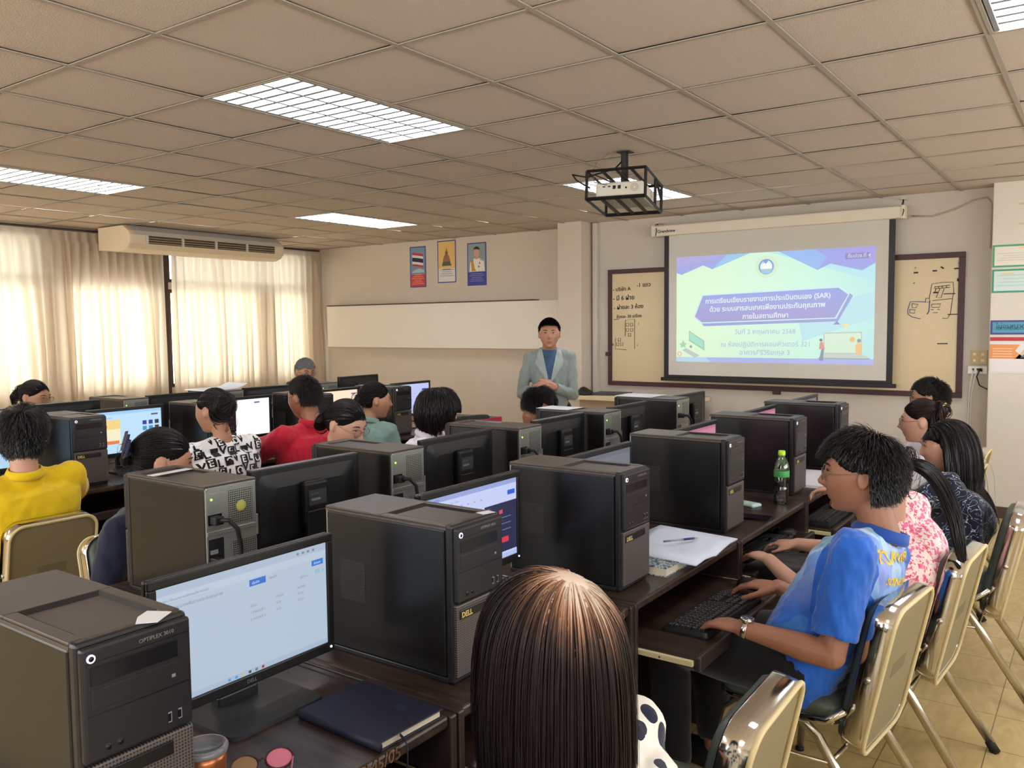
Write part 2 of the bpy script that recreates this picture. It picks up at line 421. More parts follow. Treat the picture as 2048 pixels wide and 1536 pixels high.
# curtains
def mat_curtain():
    m = bpy.data.materials.new('curtain_cloth'); m.use_nodes = True; n = m.node_tree.nodes; l = m.node_tree.links
    n.remove(n['Principled BSDF'])
    d = n.new('ShaderNodeBsdfDiffuse'); t = n.new('ShaderNodeBsdfTranslucent'); x = n.new('ShaderNodeMixShader'); x.inputs[0].default_value = .5
    d.inputs[0].default_value = lin((216, 202, 184)); t.inputs[0].default_value = lin((240, 222, 200))
    l.new(d.outputs[0], x.inputs[1]); l.new(t.outputs[0], x.inputs[2]); l.new(x.outputs[0], n['Material Output'].inputs[0])
    return m
m_cur = mat_curtain()
def curtain(y0, y1, label, pitch=.098, seed=0, x=XL+.03, droop=0):
    r = random.Random(seed); n = int((y1-y0)/pitch); N = n*10
    mb = MB(); cols = []
    ph = [r.uniform(-.5, .5) for _ in range(n+2)]; am = [r.uniform(.5, 1.3) for _ in range(n+2)]
    zs = [2.53, 2.50, 2.44, 2.42, 2.36, 2.2, 1.9, 1.6, 1.3, 1.0, .7, .62]
    rows = []
    for zi, z in enumerate(zs):
        row = []
        for k in range(N+1):
            u = k/N; c = u*n; i = int(min(c, n-1)); fr = c-i
            pa = ph[i]*(1-fr)+ph[i+1]*fr; aa = am[i]*(1-fr)+am[i+1]*fr
            low = min(1, max(0, (2.42-z)/1.2))
            amp = .010 if z > 2.43 else .014+.024*aa*(.5+.5*low)
            w_ = math.sin(2*PI*(c+pa*low*1.2)) ; w_ = math.copysign(abs(w_)**.8, w_)
            w2 = math.sin(2*PI*c*.37+seed)*.012*low
            yy = y0+(y1-y0)*(u+0*low) + math.sin(2*PI*(c+.25+pa*low))*.010*low
            row.append((x+amp*(1+w_)+w2, yy, z))
        rows.append(row)
    v = [p for q in rows for p in q]; W = N+1
    f = [(a*W+k, a*W+k+1, (a+1)*W+k+1, (a+1)*W+k) for a in range(len(zs)-1) for k in range(N)]
    mb.add(v, f, m_cur, True)
    return mb.build('curtain', None, label, 'curtain', 'cream window curtains')
curtain(4.42, 5.50, 'narrower cream curtain under the left half of the air conditioner, left of the dark mullion', seed=1)
curtain(1.55, 4.45, 'wide cream curtain at the left edge of the photo, left of the air conditioner', seed=2, pitch=.12)
curtain(5.60, 7.82, 'cream curtain right of the dark mullion, reaching the room corner', seed=3, pitch=.105)
curtain(-2.9, 1.5, 'cream curtain beyond the left edge of the frame, behind the camera', seed=4, pitch=.13)
t = thing('curtain_track', 'dark curtain rail along the top of the curtains', 'curtain rail', (XL+.05, 2.4, 2.54))
b = MB(); b.box((-.015, -5.2, 0), (.015, 5.4, .02), m_frame); b.build('rail', t)

# ---------------------------------------------------------------- air conditioner
m_ac = mat('aircon_ivory', (222, 206, 178), .5, noise_amt=.03, noise_scale=6)
m_ac2 = mat('aircon_white', (206, 202, 194), .45)
m_slot = mat('aircon_slot', (78, 66, 50), .8)
t = thing('air_conditioner', 'long ivory ceiling-hung air conditioner in front of the curtains', 'air conditioner', (-8.05, 5.60, 2.34))
b = MB()
prof = [(-.45, -.005), (.0, -.035), (.09, -.01), (.145, .04), (.15, .125), (.12, .165), (.02, .225), (-.45, .225)]
L_ = .95
ring = lambda y, k=1.0: [(p[0]*k, y, p[1]*k+(1-k)*.1) for p in prof]
b.loft([ring(-L_, .97), ring(-L_+.02), ring(L_-.02), ring(L_, .97)], m_ac, smooth=False)
b.build('body', t)
g = MB(); g.add([(.1535, -L_+.05, .128), (.1535, L_-.05, .128), (.124, L_-.05, .168), (.124, -L_+.05, .168), (.025, L_-.05, .2255), (.025, -L_+.05, .2255)], [(0, 1, 2, 3), (3, 2, 4, 5)], m_ac2)
g.build('front_panel', t)
for k in range(4):
    y0 = -.76+k*.40
    g = MB(Matrix.Translation((.1515, 0, .052)) @ Matrix.Rotation(math.radians(2), 4, 'Y'))
    g.box((-.004, y0, -.01), (.004, y0+.37, .070), m_slot)
    for q in range(3): g.box((.004, y0, .0+q*.023), (.012, y0+.37, .003+q*.023), m_ac)
    g.box((.002, y0-.02, -.014), (.013, y0-.002, .066), m_ac2)
    g.build('air_outlet', t)
# ================================================================ front wall: whiteboard, screen, posters
RX = Matrix.Rotation(PI/2, 4, 'X')           # xy-plane drawings stand up facing -Y
def wallM(x, y, z): return Matrix.Translation((x, y, z)) @ RX
m_maroon = mat('board_frame_maroon', (70, 42, 48), .5)
m_board = mat('board_cream', (212, 192, 154), .35, noise_amt=.05, noise_scale=3)
m_ink = mat('marker_ink', (46, 42, 50), .7); m_inkb = mat('marker_ink_blue', (70, 84, 130), .7)
WB0, WB1, WZ0, WZ1 = -4.195, -.948, .905, 2.085
t = thing('whiteboard', 'long cream writing board with maroon frame behind the projection screen', 'whiteboard', ((WB0+WB1)/2, YF, WZ0))
cx = (WB0+WB1)/2; hw = (WB1-WB0)/2; hh = WZ1-WZ0
b = MB(); b.box((-hw+.02, -.02, .02), (hw-.02, 0, hh-.02), m_board); b.build('panel', t)
b = MB(); e = .045
b.box((-hw, -.034, 0), (hw, 0, e), m_maroon, .003); b.box((-hw, -.034, hh-e), (hw, 0, hh), m_maroon, .003)
b.box((-hw, -.033, e), (-hw+e, 0, hh-e), m_maroon, .003); b.box((hw-e, -.033, e), (hw, 0, hh-e), m_maroon, .003)
b.box((-hw-.02, -.05, .30), (-hw+.03, 0, .34), m_maroon, .003); b.box((-2.48-cx, -.05, -.03), (-2.42-cx, 0, .02), m_maroon)
b.build('frame', t)
k = MB(); T0 = wallM(0, -.0215, 0)
def wbp(x, z): return (x-cx, z-WZ0)
def ln(mb, pts, m=m_ink, r=.0028):
    mb.tube([(x-cx, -.0225, z-WZ0) for x, z in pts], r, m, 5)
for s, x, z, ft in (('- บริษัท A', -4.14, 1.865, .20), ('-1 แถว', -3.87, 1.90, .15), ('- มี 6 ฝ่าย', -4.14, 1.772, .24), ('- ฝ่ายละ 3 ห้อง', -4.13, 1.68, .33), ('ห้องละ 30 เครื่อง', -4.10, 1.59, .28)):
    k.text(s, .1, m_ink, wallM(x-cx, -.0215, z-WZ0) @ Matrix.Rotation(.03, 4, 'Z'), ext=.0008, fit=ft, bold=.0016)
sk0 = lambda pts, r=.0022: ln(k, [(-4.0+(x+3.92)*.66, 1.57+(z-1.35)*.76) for x, z in pts], r=r)
ln(k, [(-4.13, 1.575), (-4.07, 1.582)])
sk0([(-3.92, 1.14), (-3.92, 1.35), (-3.76, 1.36), (-3.76, 1.12), (-3.76, .97)], .0026)
for x, z in ((-3.88, 1.29), (-3.81, 1.29), (-3.88, 1.22), (-3.81, 1.22), (-3.845, 1.155), (-4.05, 1.03), (-3.98, 1.03), (-4.02, 1.09)):
    q = .02; sk0([(x-q, z-q), (x-q, z+q), (x+q, z+q), (x+q, z-q), (x-q, z-q)])
sk0([(-4.09, 1.11), (-4.09, .965), (-3.90, .955)])
for ch_, x, z in (('B', -4.15, 1.31), ('c', -3.87, 1.31), ('1', -3.86, 1.52)): k.text(ch_, .035, m_ink, wallM(x-cx, -.0215, z-WZ0), ext=.0006)
# network sketch at the right end
P = lambda u, v_: (-1.44+(u-60)/1229*.60*.985, 2.03-(v_-60)/1536*.75)
def sk(l_, m=m_ink, r=.0024): ln(k, [P(*p) for p in l_], m, r)
sk([(550, 700), (585, 460), (740, 440), (910, 440), (922, 600), (905, 720), (880, 960), (840, 1040), (760, 1035)])
sk([(630, 510), (630, 540), (860, 530), (862, 490), (630, 510)]); sk([(690, 505), (690, 536)]); sk([(745, 500), (745, 534)]); sk([(810, 495), (810, 532)])
sk([(650, 545), (635, 600)]); sk([(710, 545), (655, 690), (730, 692), (775, 545)])
sk([(600, 740), (900, 712)]); sk([(590, 800), (730, 795), (705, 855), (590, 850), (590, 800)])
sk([(560, 740), (548, 920), (520, 965)], m_inkb, .004); sk([(490, 760), (350, 750), (255, 750), (215, 900), (225, 960), (290, 1010), (420, 1040)], m_inkb, .0032)
sk([(285, 780), (285, 850), (350, 850), (378, 800), (285, 780)]); sk([(250, 880), (250, 940), (325, 945), (335, 890), (250, 880)])
sk([(500, 695), (555, 700), (555, 765), (490, 765), (500, 695)]); sk([(580, 890), (625, 888)]); sk([(680, 885), (715, 892)]); sk([(615, 940), (685, 942)])
for (a, b2) in (((300, 262), (368, 262)), ((592, 243), (658, 243)), ((920, 222), (988, 218)), ((610, 608), (680, 606)), ((770, 632), (945, 632)), ((840, 975), (1018, 972)), ((690, 1462), (850, 1460)), ((715, 180), (758, 210)), ((305, 432), (310, 440)), ((980, 380), (975, 430)), ((980, 128), (984, 134)), ((318, 175), (324, 180)), ((1040, 140), (1048, 180))):
    sk([a, b2], r=.006 if b2[0]-a[0] < 90 else .004)
k.build('handwriting', t)

# projection screen
m_casing = mat('screen_casing', (222, 212, 192), .5); m_black = mat('satin_black', (22, 22, 23), .45); m_scr = mat('screen_cloth', (204, 199, 190), .85)
SX0, SX1, SZ0, SZ1, SY = -3.53, -1.455, .975, 2.36, 7.55
t = thing('projection_screen', 'pull-down white projection screen with black borders showing a slide', 'projection screen', ((SX0+SX1)/2, SY, SZ0))
scx = (SX0+SX1)/2
b = MB(); b.box((-3.64-scx, -.05, 2.375-SZ0), (-1.385-scx, .045, 2.475-SZ0), m_casing, .012); b.box((-3.645-scx, -.055, 2.37-SZ0), (-3.62-scx, .05, 2.48-SZ0), m_casing, .006)
b.box((-1.41-scx, -.055, 2.37-SZ0), (-1.38-scx, .05, 2.48-SZ0), m_casing, .006); b.text('Grandview', .042, mat('logo_dark', (40, 40, 60), .5), wallM(-3.58-scx, -.0505, 2.405-SZ0), ext=.0005, bold=.001); b.build('casing', t)
b = MB(); b.box((SX0-scx+.05, -.001, .03), (SX1-scx-.05, .001, 2.40-SZ0), m_scr); b.build('cloth', t)
b = MB(); b.box((SX0-scx, -.0012, .03), (SX0-scx+.05, .0012, 2.40-SZ0), m_black); b.box((SX1-scx-.05, -.0012, .03), (SX1-scx, .0012, 2.40-SZ0), m_black)
b.box((SX0-scx, -.0013, .03), (SX1-scx, .0013, .06), m_black); b.build('border', t)
b = MB(); b.box((SX0-scx-.03, -.012, 0), (SX1-scx+.03, .012, .035), m_black, .005); b.build('bottom_bar', t)
for x, zz in ((-3.60, 2.50), (-1.40, 2.53)):
    b = MB()
    b.cyl((x-scx, .0, 2.47-SZ0), (x-scx, .0, zz-SZ0), .004, m_black, 8); b.box((x-scx-.02, -.02, zz-SZ0), (x-scx+.02, .11, zz-SZ0+.006), m_casing)
    b.tube([(x-scx, -.05, 2.38-SZ0), (x-scx+.015, -.06, 2.43-SZ0), (x-scx-.005, -.03, 2.49-SZ0), (x-scx, 0, zz-SZ0)], .004, m_black, 6)
    b.build('hanging_hook', t)
# projected slide: local coordinates u 0..1.8 (x), v 0..1.0 (up)
W_, H_ = 1.795, 1.0; ox, oz = -3.40, 1.165
def SL(d=.0): return wallM(ox-scx, -.0018-d, oz-SZ0)
SM = {}
def sm(c, s=1.0):
    c = tuple(int(a_*.84+b_*.16) for a_, b_ in zip(c, (222, 232, 224)))
    key = 'slide_%d_%d_%d' % tuple(c)
    return mat_emit(key, c, s*.92*KE)
s = MB()
def rect(x0, y0, x1, y1, c, d): s.add([(x0, y0, 0), (x1, y0, 0), (x1, y1, 0), (x0, y1, 0)], [(0, 1, 2, 3)], sm(c), M=SL(d))
def poly(p, c, d): s.add([(x, y, 0) for x, y in p], [tuple(range(len(p)))], sm(c), M=SL(d))
def mat_slide_bg():
    m = mat_emit('slide_background', (212, 246, 226), .92*KE); n = m.node_tree.nodes; l = m.node_tree.links; b = n['Principled BSDF']
    tc = n.new('ShaderNodeTexCoord'); sp = n.new('ShaderNodeSeparateXYZ'); l.new(tc.outputs['Object'], sp.inputs[0])
    f = math_node(n, l, 'ADD', math_node(n, l, 'MULTIPLY', sp.outputs[0], .5), .3)
    cr = n.new('ShaderNodeValToRGB'); e = cr.color_ramp.elements
    e[0].position = 0; e[0].color = lin((222, 250, 214)); e[1].position = 1; e[1].color = lin((172, 224, 238))
    e.new(.5).color = lin((204, 246, 226)); l.new(f, cr.inputs[0]); l.new(cr.outputs[0], b.inputs['Emission Color'])
    return m
s.add([(0, 0, 0), (W_, 0, 0), (W_, H_, 0), (0, H_, 0)], [(0, 1, 2, 3)], mat_slide_bg(), M=SL())
poly([(.9, H_), (1.8-.005, .7), (1.795, H_)], (176, 232, 242), .0002); poly([(1.15, .45), (1.795, .62), (1.795, .4), (1.2, .2)], (178, 228, 238), .0002)
poly([(0, H_), (.72, H_), (.36, .87), (.27, .91), (.05, .83), (0, .85)], (150, 158, 232), .0004)
poly([(0, H_), (.5, H_), (0, .9)], (170, 160, 226), .0005); poly([(.72, H_), (.36, .87), (.5, H_)], (140, 196, 240), .0005)
poly([(.98, H_), (1.795, H_), (1.795, .86), (1.69, .80), (1.43, .87), (1.32, .82)], (146, 150, 236), .0004)
poly([(.98, H_), (1.32, .82), (1.4, .93), (1.3, H_)], (136, 178, 246), .0005); poly([(1.5, H_), (1.795, H_), (1.795, .86)], (160, 146, 232), .0005)
poly([(1.55, .90), (1.74, .90), (1.75, .95), (1.55, .95)], (126, 116, 190), .0006); s.text('ชั้นปวช.ที่ 4', .042, sm((236, 240, 250)), SL(.0009) @ Matrix.Translation((1.57, .912, 0)))
# emblem
def disc(x, y, r, c, d, n=40, r0=0):
    if r0: 
        v = [(x+rr*math.cos(2*PI*q/n), y+rr*math.sin(2*PI*q/n), 0) for rr in (r0, r) for q in range(n)]
        s.add(v, [(q, (q+1) % n, n+(q+1) % n, n+q) for q in range(n)], sm(c), M=SL(d))
    else: poly([(x+r*math.cos(2*PI*q/n), y+r*math.sin(2*PI*q/n)) for q in range(n)], c, d)
disc(.87, .87, .098, (216, 236, 190), .0006, r0=.086); disc(.87, .87, .082, (206, 236, 200), .0006); disc(.87, .87, .068, (92, 128, 220), .0008); disc(.87, .87, .056, (226, 246, 246), .0009)
poly([(.82, .855), (.85, .91), (.865, .895), (.885, .915), (.925, .855)], (250, 255, 250), .0011); poly([(.835, .893), (.85, .91), (.865, .895), (.885, .915), (.90, .893), (.88, .925), (.85, .925)], (110, 140, 220), .0012)
poly([(.82, .85), (.925, .85), (.925, .842), (.82, .842)], (196, 190, 150), .0011); poly([(.817, .842), (.927, .842), (.905, .815), (.87, .806), (.835, .815)], (140, 200, 240), .0011)
# title plate
PL = [(.19, .43), (.27, .625), (1.50, .66), (1.58, .60), (1.475, .405), (.26, .375)]
poly([(.23, .40), (.28, .338), (1.50, .372), (1.62, .59), (1.58, .62), (1.46, .42)], (140, 146, 214), .0007)
poly([(x*1.02-.018, (y-.5)*1.09+.5) for x, y in PL], (204, 240, 248), .0009)
def mat_plate():
    m = mat_emit('slide_title_plate', (130, 140, 224), .92*KE); n = m.node_tree.nodes; l = m.node_tree.links; b = n['Principled BSDF']
    tc = n.new('ShaderNodeTexCoord'); sp = n.new('ShaderNodeSeparateXYZ'); l.new(tc.outputs['Object'], sp.inputs[0])
    f = math_node(n, l, 'MULTIPLY', math_node(n, l, 'SUBTRACT', sp.outputs[2], oz-SZ0+.38), 3.6)
    l.new(mix_node(n, l, f, lin((162, 154, 206)), lin((148, 164, 230))), b.inputs['Emission Color']); return m
s.add([(x, y, 0) for x, y in PL], [tuple(range(6))], mat_plate(), M=SL(.0011))
rot = Matrix.Rotation(.025, 4, 'Z')
for tx, y, ft in (('การเตรียมเขียนรายงานการประเมินตนเอง (SAR)', .565, 1.14), ('ด้วย ระบบสารสนเทศเพื่องานประกันคุณภาพ', .487, 1.055), ('ภายในสถานศึกษา', .408, .42)):
    s.text(tx, .08, sm((232, 246, 250)), SL(.0014) @ Matrix.Translation((.865, y, 0)) @ rot, 'CENTER', bold=.0014, fit=ft)
for tx, y, ft in (('วันที่ 2 พฤษภาคม 2568', .265, .56), ('ณ ห้องปฏิบัติการคอมพิวเตอร์ 321', .15, .816), ('อาคารศิริวิริยะกุล 3', .075, .46)):
    s.text(tx, .08, sm((166, 180, 222)), SL(.0014) @ Matrix.Translation((.86, y, 0)) @ Matrix.Rotation(.01, 4, 'Z'), 'CENTER', bold=.0006, fit=ft)
# computer drawing left, laptop drawing right, bottom strip
poly([(0, 0), (.35, 0), (.3, .045), (0, .045)], (178, 214, 240), .0004); poly([(.35, 0), (W_, 0), (W_, .048), (.3, .045)], (168, 176, 240), .0004)
poly([(.13, .20), (.29, .105), (.285, .20), (.13, .30)], (160, 196, 160), .0006); poly([(.14, .212), (.275, .13), (.272, .195), (.14, .285)], (150, 226, 196), .0008)
poly([(.06, .11), (.10, .13), (.24, .06), (.19, .04)], (186, 196, 186), .0006); disc(.15, .145, .014, (140, 150, 150), .0006)
poly([(.03, .17), (.06, .18), (.07, .21), (.085, .18), (.11, .175), (.09, .155), (.1, .13), (.07, .145), (.045, .13), (.05, .155)], (156, 206, 170), .0006)
disc(.035, .075, .024, (244, 190, 140), .0006, r0=.012)
poly([(1.38, .09), (1.38, .275), (1.70, .282), (1.70, .09)], (186, 196, 190), .0006); poly([(1.39, .10), (1.39, .265), (1.69, .272), (1.69, .10)], (214, 240, 210), .0008)
poly([(1.34, .055), (1.38, .09), (1.70, .09), (1.77, .055)], (196, 206, 196), .0007); poly([(1.33, .045), (1.34, .055), (1.77, .055), (1.765, .045)], (150, 160, 170), .0007)
disc(1.62, .215, .022, (244, 180, 110), .0010); disc(1.57, .335, .02, (246, 226, 160), .0006); disc(1.55, .335, .013, (246, 216, 130), .0007)
poly([(1.345, .03), (1.365, .13), (1.385, .13), (1.38, .03)], (120, 130, 160), .0010); poly([(1.345, .13), (1.35, .19), (1.375, .195), (1.395, .13)], (226, 130, 120), .0012); disc(1.36, .21, .013, (90, 100, 120), .0012)
poly([(1.65, .09), (1.645, .16), (1.66, .19), (1.695, .18), (1.70, .09)], (246, 190, 120), .0012); disc(1.675, .205, .016, (120, 140, 150), .0013); poly([(1.46, .345), (1.52, .345), (1.49, .375)], (120, 126, 190), .0008)
s.build('projected_slide', t)

# posters
def poster(x0, x1, z0, z1, label, bg, lower, draw, border=(56, 66, 150), split=.36):
    t = thing('poster', label, 'poster', ((x0+x1)/2, YL-.001, z0), 0, 'narrow posters high on the wall')
    w, h = x1-x0, z1-z0
    b = MB(Matrix.Translation((-w/2, 0, 0)) @ RX)
    q = lambda a, c, d, e, m, k: b.box((a, c, 0), (d, e, .003+k*.0005), m)
    q(0, 0, w, h, mat('print_%d_%d_%d' % border, border, .5), 0)
    q(.012, h*split, w-.012, h-.012, bg, 1); q(.012, .012, w-.012, h*split, lower, 1)
    draw(b, w, h); b.build('sheet', t)
    return t
pm = lambda c: mat('print_%d_%d_%d' % c, c, .5)
def PP(b, pts, c, k): b.prism(pts, .004+k*.0005, pm(c))
def lines(b, w, y0, y1, n, c):
    for i in range(n):
        y = y0+(y1-y0)*i/(n-1); m = .03+.02*((i*7) % 3)
        PP(b, [(m, y), (w-m, y), (w-m, y+.007), (m, y+.007)], c, 1)
def d1(b, w, h):
    X = lambda u, v_: (u*w, v_*h)
    for v0, v1, c in ((.80, .86, (190, 60, 66)), (.74, .80, (226, 220, 216)), (.64, .74, (40, 44, 80)), (.58, .64, (226, 220, 216)), (.53, .58, (190, 60, 66))):
        PP(b, [X(.16, v0), X(.5, v0-.02), X(.84, v0-.05), X(.84, v1-.05), X(.5, v1-.02), X(.16, v1)], c, 1)
    PP(b, [X(.1, .36), X(.9, .36), X(.9, .42), X(.6, .46), (.3*w, .43*h)], (180, 190, 200), 1)
    lines(b, w, .04, h*.3, 6, (230, 150, 130))
def d2(b, w, h):
    X = lambda u, v_: (u*w, v_*h)
    PP(b, [X(.24, .40), X(.76, .40), X(.70, .50), X(.30, .50)], (84, 92, 70), 1)
    PP(b, [X(.30, .50), X(.70, .50), X(.66, .60), X(.60, .66), X(.40, .66), X(.34, .60)], (150, 110, 84), 2)
    PP(b, [X(.43, .66), X(.57, .66), X(.57, .72), X(.53, .76), X(.5, .84), X(.47, .76), X(.43, .72)], (120, 100, 64), 2)
    lines(b, w, .08, h*.30, 4, (150, 150, 160)); PP(b, [X(.28, .31), X(.72, .31), X(.72, .325), X(.28, .325)], (80, 80, 130), 1)
def d3(b, w, h):
    X = lambda u, v_: (u*w, v_*h)
    PP(b, [X(.12, .33), X(.16, .56), X(.38, .64), X(.62, .64), X(.88, .58), X(.92, .33)], (230, 224, 208), 1)
    PP(b, [X(.22, .34), X(.20, .58), X(.32, .60), X(.40, .40), X(.48, .34)], (196, 150, 70), 2)
    PP(b, [X(.42, .62), X(.60, .62), X(.60, .70), X(.42, .70)], (196, 150, 124), 2)
    PP(b, [X(.36, .74), X(.40, .68), X(.50, .655), X(.60, .68), X(.64, .74), X(.64, .86), X(.36, .86)], (206, 160, 136), 3)
    PP(b, [X(.34, .82), X(.36, .88), X(.5, .915), X(.64, .88), X(.67, .80), X(.63, .84), X(.38, .85)], (34, 30, 34), 4)
    PP(b, [X(.16, .55), X(.34, .60), X(.34, .62), X(.16, .57)], (176, 146, 70), 3); PP(b, [X(.66, .62), X(.86, .58), X(.86, .56), X(.66, .60)], (176, 146, 70), 3)
    PP(b, [X(.58, .42), X(.64, .42), X(.64, .46), X(.58, .46)], (80, 90, 130), 3); PP(b, [X(.62, .50), X(.70, .50), X(.66, .56)], (180, 60, 60), 3)
    lines(b, w, .05, h*.27, 5, (130, 136, 190))
poster(-7.12, -6.86, 2.01, 2.51, 'leftmost blue-bordered poster with a striped flag above a red text panel', pm((120, 146, 168)), pm((196, 62, 60)), d1, split=.32)
poster(-6.67, -6.385, 2.05, 2.555, 'middle blue-bordered poster with a seated golden figure on yellow', pm((226, 186, 112)), pm((220, 214, 206)), d2, split=.34)
poster(-6.21, -5.93, 2.00, 2.50, 'rightmost blue-bordered poster with a uniformed portrait above dark blue text', pm((140, 156, 160)), pm((64, 66, 148)), d3, split=.32)

# notices on the right pillar
def notice(z0, z1, label, border, face, extra, x0=-.738, w=.62):
    t = thing('notice_sheet', label, 'notice', (x0+w/2, YP-.001, z0), 0, 'notices taped on the pillar'); h = z1-z0
    b = MB(Matrix.Translation((-w/2, 0, 0)) @ RX)
    b.box((0, 0, 0), (w, h, .003), pm(border)); b.box((.014, .014, 0), (w-.014, h-.014, .0036), pm(face)); extra(b, w, h); b.build('sheet', t)
def e1(b, w, h): PP(b, [(.16, h-.03), (.2, h-.015), (.34, h-.015), (.38, h-.03), (.34, h-.035), (.2, h-.035)], (236, 206, 130), 1); lines(b, w, .05, h-.07, 4, (206, 200, 190))
def e2(b, w, h): lines(b, w, .05, h-.05, 4, (176, 206, 206)); PP(b, [(.06, h-.04), (.15, h-.04), (.15, h-.028), (.06, h-.028)], (230, 206, 140), 2)
def e3(b, w, h):
    b.text('ไม่อนุญาตให้นำอาหาร', .05, pm((30, 80, 110)), Matrix.Translation((.035, h-.06, .0045))); b.text('และเครื่องดื่มเข้ามาในห้อง', .04, pm((30, 80, 110)), Matrix.Translation((.035, .035, .0045)))
def e4(b, w, h): pass
def e5(b, w, h):
    PP(b, [(.0, .11), (.24, .11), (.17, .17), (.20, .22), (0, .22)], (224, 150, 90), 1); PP(b, [(.17, .11), (w, .11), (w, .19), (.24, .20)], (206, 190, 168), 1)
    PP(b, [(.2, .12), (.26, .17), (.34, .15), (.4, .12)], (90, 90, 96), 2)
    for i in range(4): PP(b, [(.02, .125+i*.02), (.15, .125+i*.02), (.15, .13+i*.02), (.02, .13+i*.02)], (240, 206, 180), 2)
notice(1.935, 2.105, 'green-edged white certificate, topmost on the pillar', (86, 160, 116), (226, 220, 204), e1)
notice(1.742, 1.92, 'green-edged pale blue certificate second from the top on the pillar', (70, 150, 120), (204, 220, 216), e2)
notice(1.423, 1.532, 'blue notice with two lines of dark writing on the pillar', (70, 76, 140), (84, 150, 176), e3)
notice(1.375, 1.403, 'narrow red strip between the blue notice and the orange flyer', (186, 56, 62), (186, 56, 62), e4)
notice(1.128, 1.37, 'orange and white flyer, lowest on the pillar', (222, 216, 212), (226, 222, 222), e5)
t = thing('tape_piece', 'small piece of old tape on the pillar, upper of two', 'tape', (-.56, YP-.001, 2.40)); b = MB(); b.box((-.02, 0, 0), (.02, .0008, .012), pm((206, 186, 140))); b.build('strip', t)
t = thing('tape_piece', 'small piece of old tape on the pillar, lower of two', 'tape', (-.55, YP-.001, 2.25)); b = MB(); b.box((-.02, 0, 0), (.02, .0008, .012), pm((206, 186, 140))); b.build('strip', t)

# wall sockets right of the board
t = thing('wall_socket', 'ivory four-gang socket plate right of the writing board', 'wall socket', (-.835, YF, 1.18))
b = MB(); b.box((-.06, -.012, 0), (.06, 0, .115), mat('socket_tan', (196, 170, 120), .5), .004)
for x in (-.028, .028):
    for z in (.032, .082): b.box((x-.013, -.017, z-.011), (x+.013, -.011, z+.011), m_casing, .003)
b.build('plate', t)
t = thing('power_strip', 'white power outlet box with plugged cords under the tan socket plate', 'power outlet', (-.84, YF, 1.105))
b = MB(); b.box((-.07, -.035, 0), (.07, 0, .065), mat('plastic_white', (228, 226, 220), .4), .006)
for x in (-.03, .0, .03): b.box((x-.006, -.0365, .02), (x+.006, -.034, .045), m_black)
b.build('body', t)
b = MB(); b.cyl((.02, -.035, .035), (.02, -.06, .035), .013, m_black, 12); b.tube([(.02, -.06, .035), (.0, -.07, -.02), (.02, -.05, -.09), (.07, -.03, -.12), (.10, -.01, -.08)], .005, m_black, 8); b.build('black_cord', t)
b = MB(); b.tube([(-.03, -.04, .03), (-.04, -.05, -.05), (-.055, -.02, -.14), (-.06, -.012, -.30), (-.06, -.012, -1.0)], .004, MC['plastic_white'], 6); b.tube([(-.0, -.04, .03), (-.02, -.05, -.05), (-.04, -.02, -.16), (-.045, -.012, -.30), (-.045, -.012, -1.0)], .004, MC['plastic_white'], 6); b.build('white_cord', t)
t = thing('cable', 'beige cable running along the wall from the screen casing to the pillar', 'cable', (-1.35, YF-.008, 2.40))
b = MB(); b.tube([(0, 0, 0), (.15, 0, -.015), (.32, 0, .03), (.45, 0, .09), (.54, 0, .10), (.575, 0, .05), (.575, 0, -.3)], .007, mat('cable_beige', (186, 166, 140), .6), 8); b.build('cord', t)

# ---------------------------------------------------------------- projector in its cage
m_proj = mat('projector_white', (214, 208, 192), .45)
t = thing('projector', 'white projector hanging from the ceiling inside a black steel cage', 'projector', (-2.39, 4.55, H))
PM = Matrix.Translation((0, 0, -.33)) @ Matrix.Rotation(math.radians(13), 4, 'Z') @ Matrix.Rotation(math.radians(-6), 4, 'X')
b = MB(PM)
b.box((-.135, -.155, .02), (.15, .16, .105), m_proj, .015, seg=3); b.cyl((-.06, .155, .065), (-.06, .185, .065), .035, m_black, 20)
for q in range(3): b.box((-.09+q*.032, -.1565, .075), (-.075+q*.032, -.154, .082), m_black)
for q in range(2): b.box((-.03+q*.03, -.1565, .062), (-.012+q*.03, -.154, .083), m_black)
b.cyl((.05, -.1535, .066), (.05, -.1565, .066), .006, m_black, 10)
for rr in (.012, .021): b.tube([(.10+rr*math.cos(a*PI/8), -.156, .066+rr*math.sin(a*PI/8)) for a in range(16)], .0012, mat('proj_grey', (160, 154, 140), .5), 5, close=True)
b.build('projector_body', t)
c = MB(PM); S = .009
def bar(p, q_, r=S): c.tube([p, q_], r, m_black, 4, smooth=False)
X0, X1, Y0, Y1, Z0, Z1 = -.175, .175, -.20, .22, 0, .165
for x in (X0, X1):
    bar((x, Y0, Z0), (x, Y0, Z1)); bar((x, Y1, Z0), (x, Y1, Z1)); bar((x, Y0, Z1), (x, Y1, Z1)); bar((x, Y0, Z0), (x, Y1, Z0), .011)
for y in (Y0, Y1): bar((X0, y, Z0), (X1, y, Z0), .011); bar((X0, y, Z1), (X1, y, Z1))
for k in (1, 2, 3):
    x = X0+(X1-X0)*k/4; c.box((x-.011, Y0, -.004), (x+.011, Y1, .004), m_black); c.box((x-.009, Y0, Z1-.004), (x+.009, Y1, Z1+.004), m_black)
bar((X1, .05, Z1), (X1, Y1, .08)); bar((X1, .05, Z1), (X1, -.05, Z1+.001)); bar((X1, .05, 0), (X1, .05, Z1))
c.build('cage', t)
b = MB(); b.box((-.02+-.03, .05, -.19), (-.05+.035, .085, 0), m_black, .003); b.box((-.07, .03, -.005), (.01, .11, 0), m_black); b.build('mounting_pole', t)
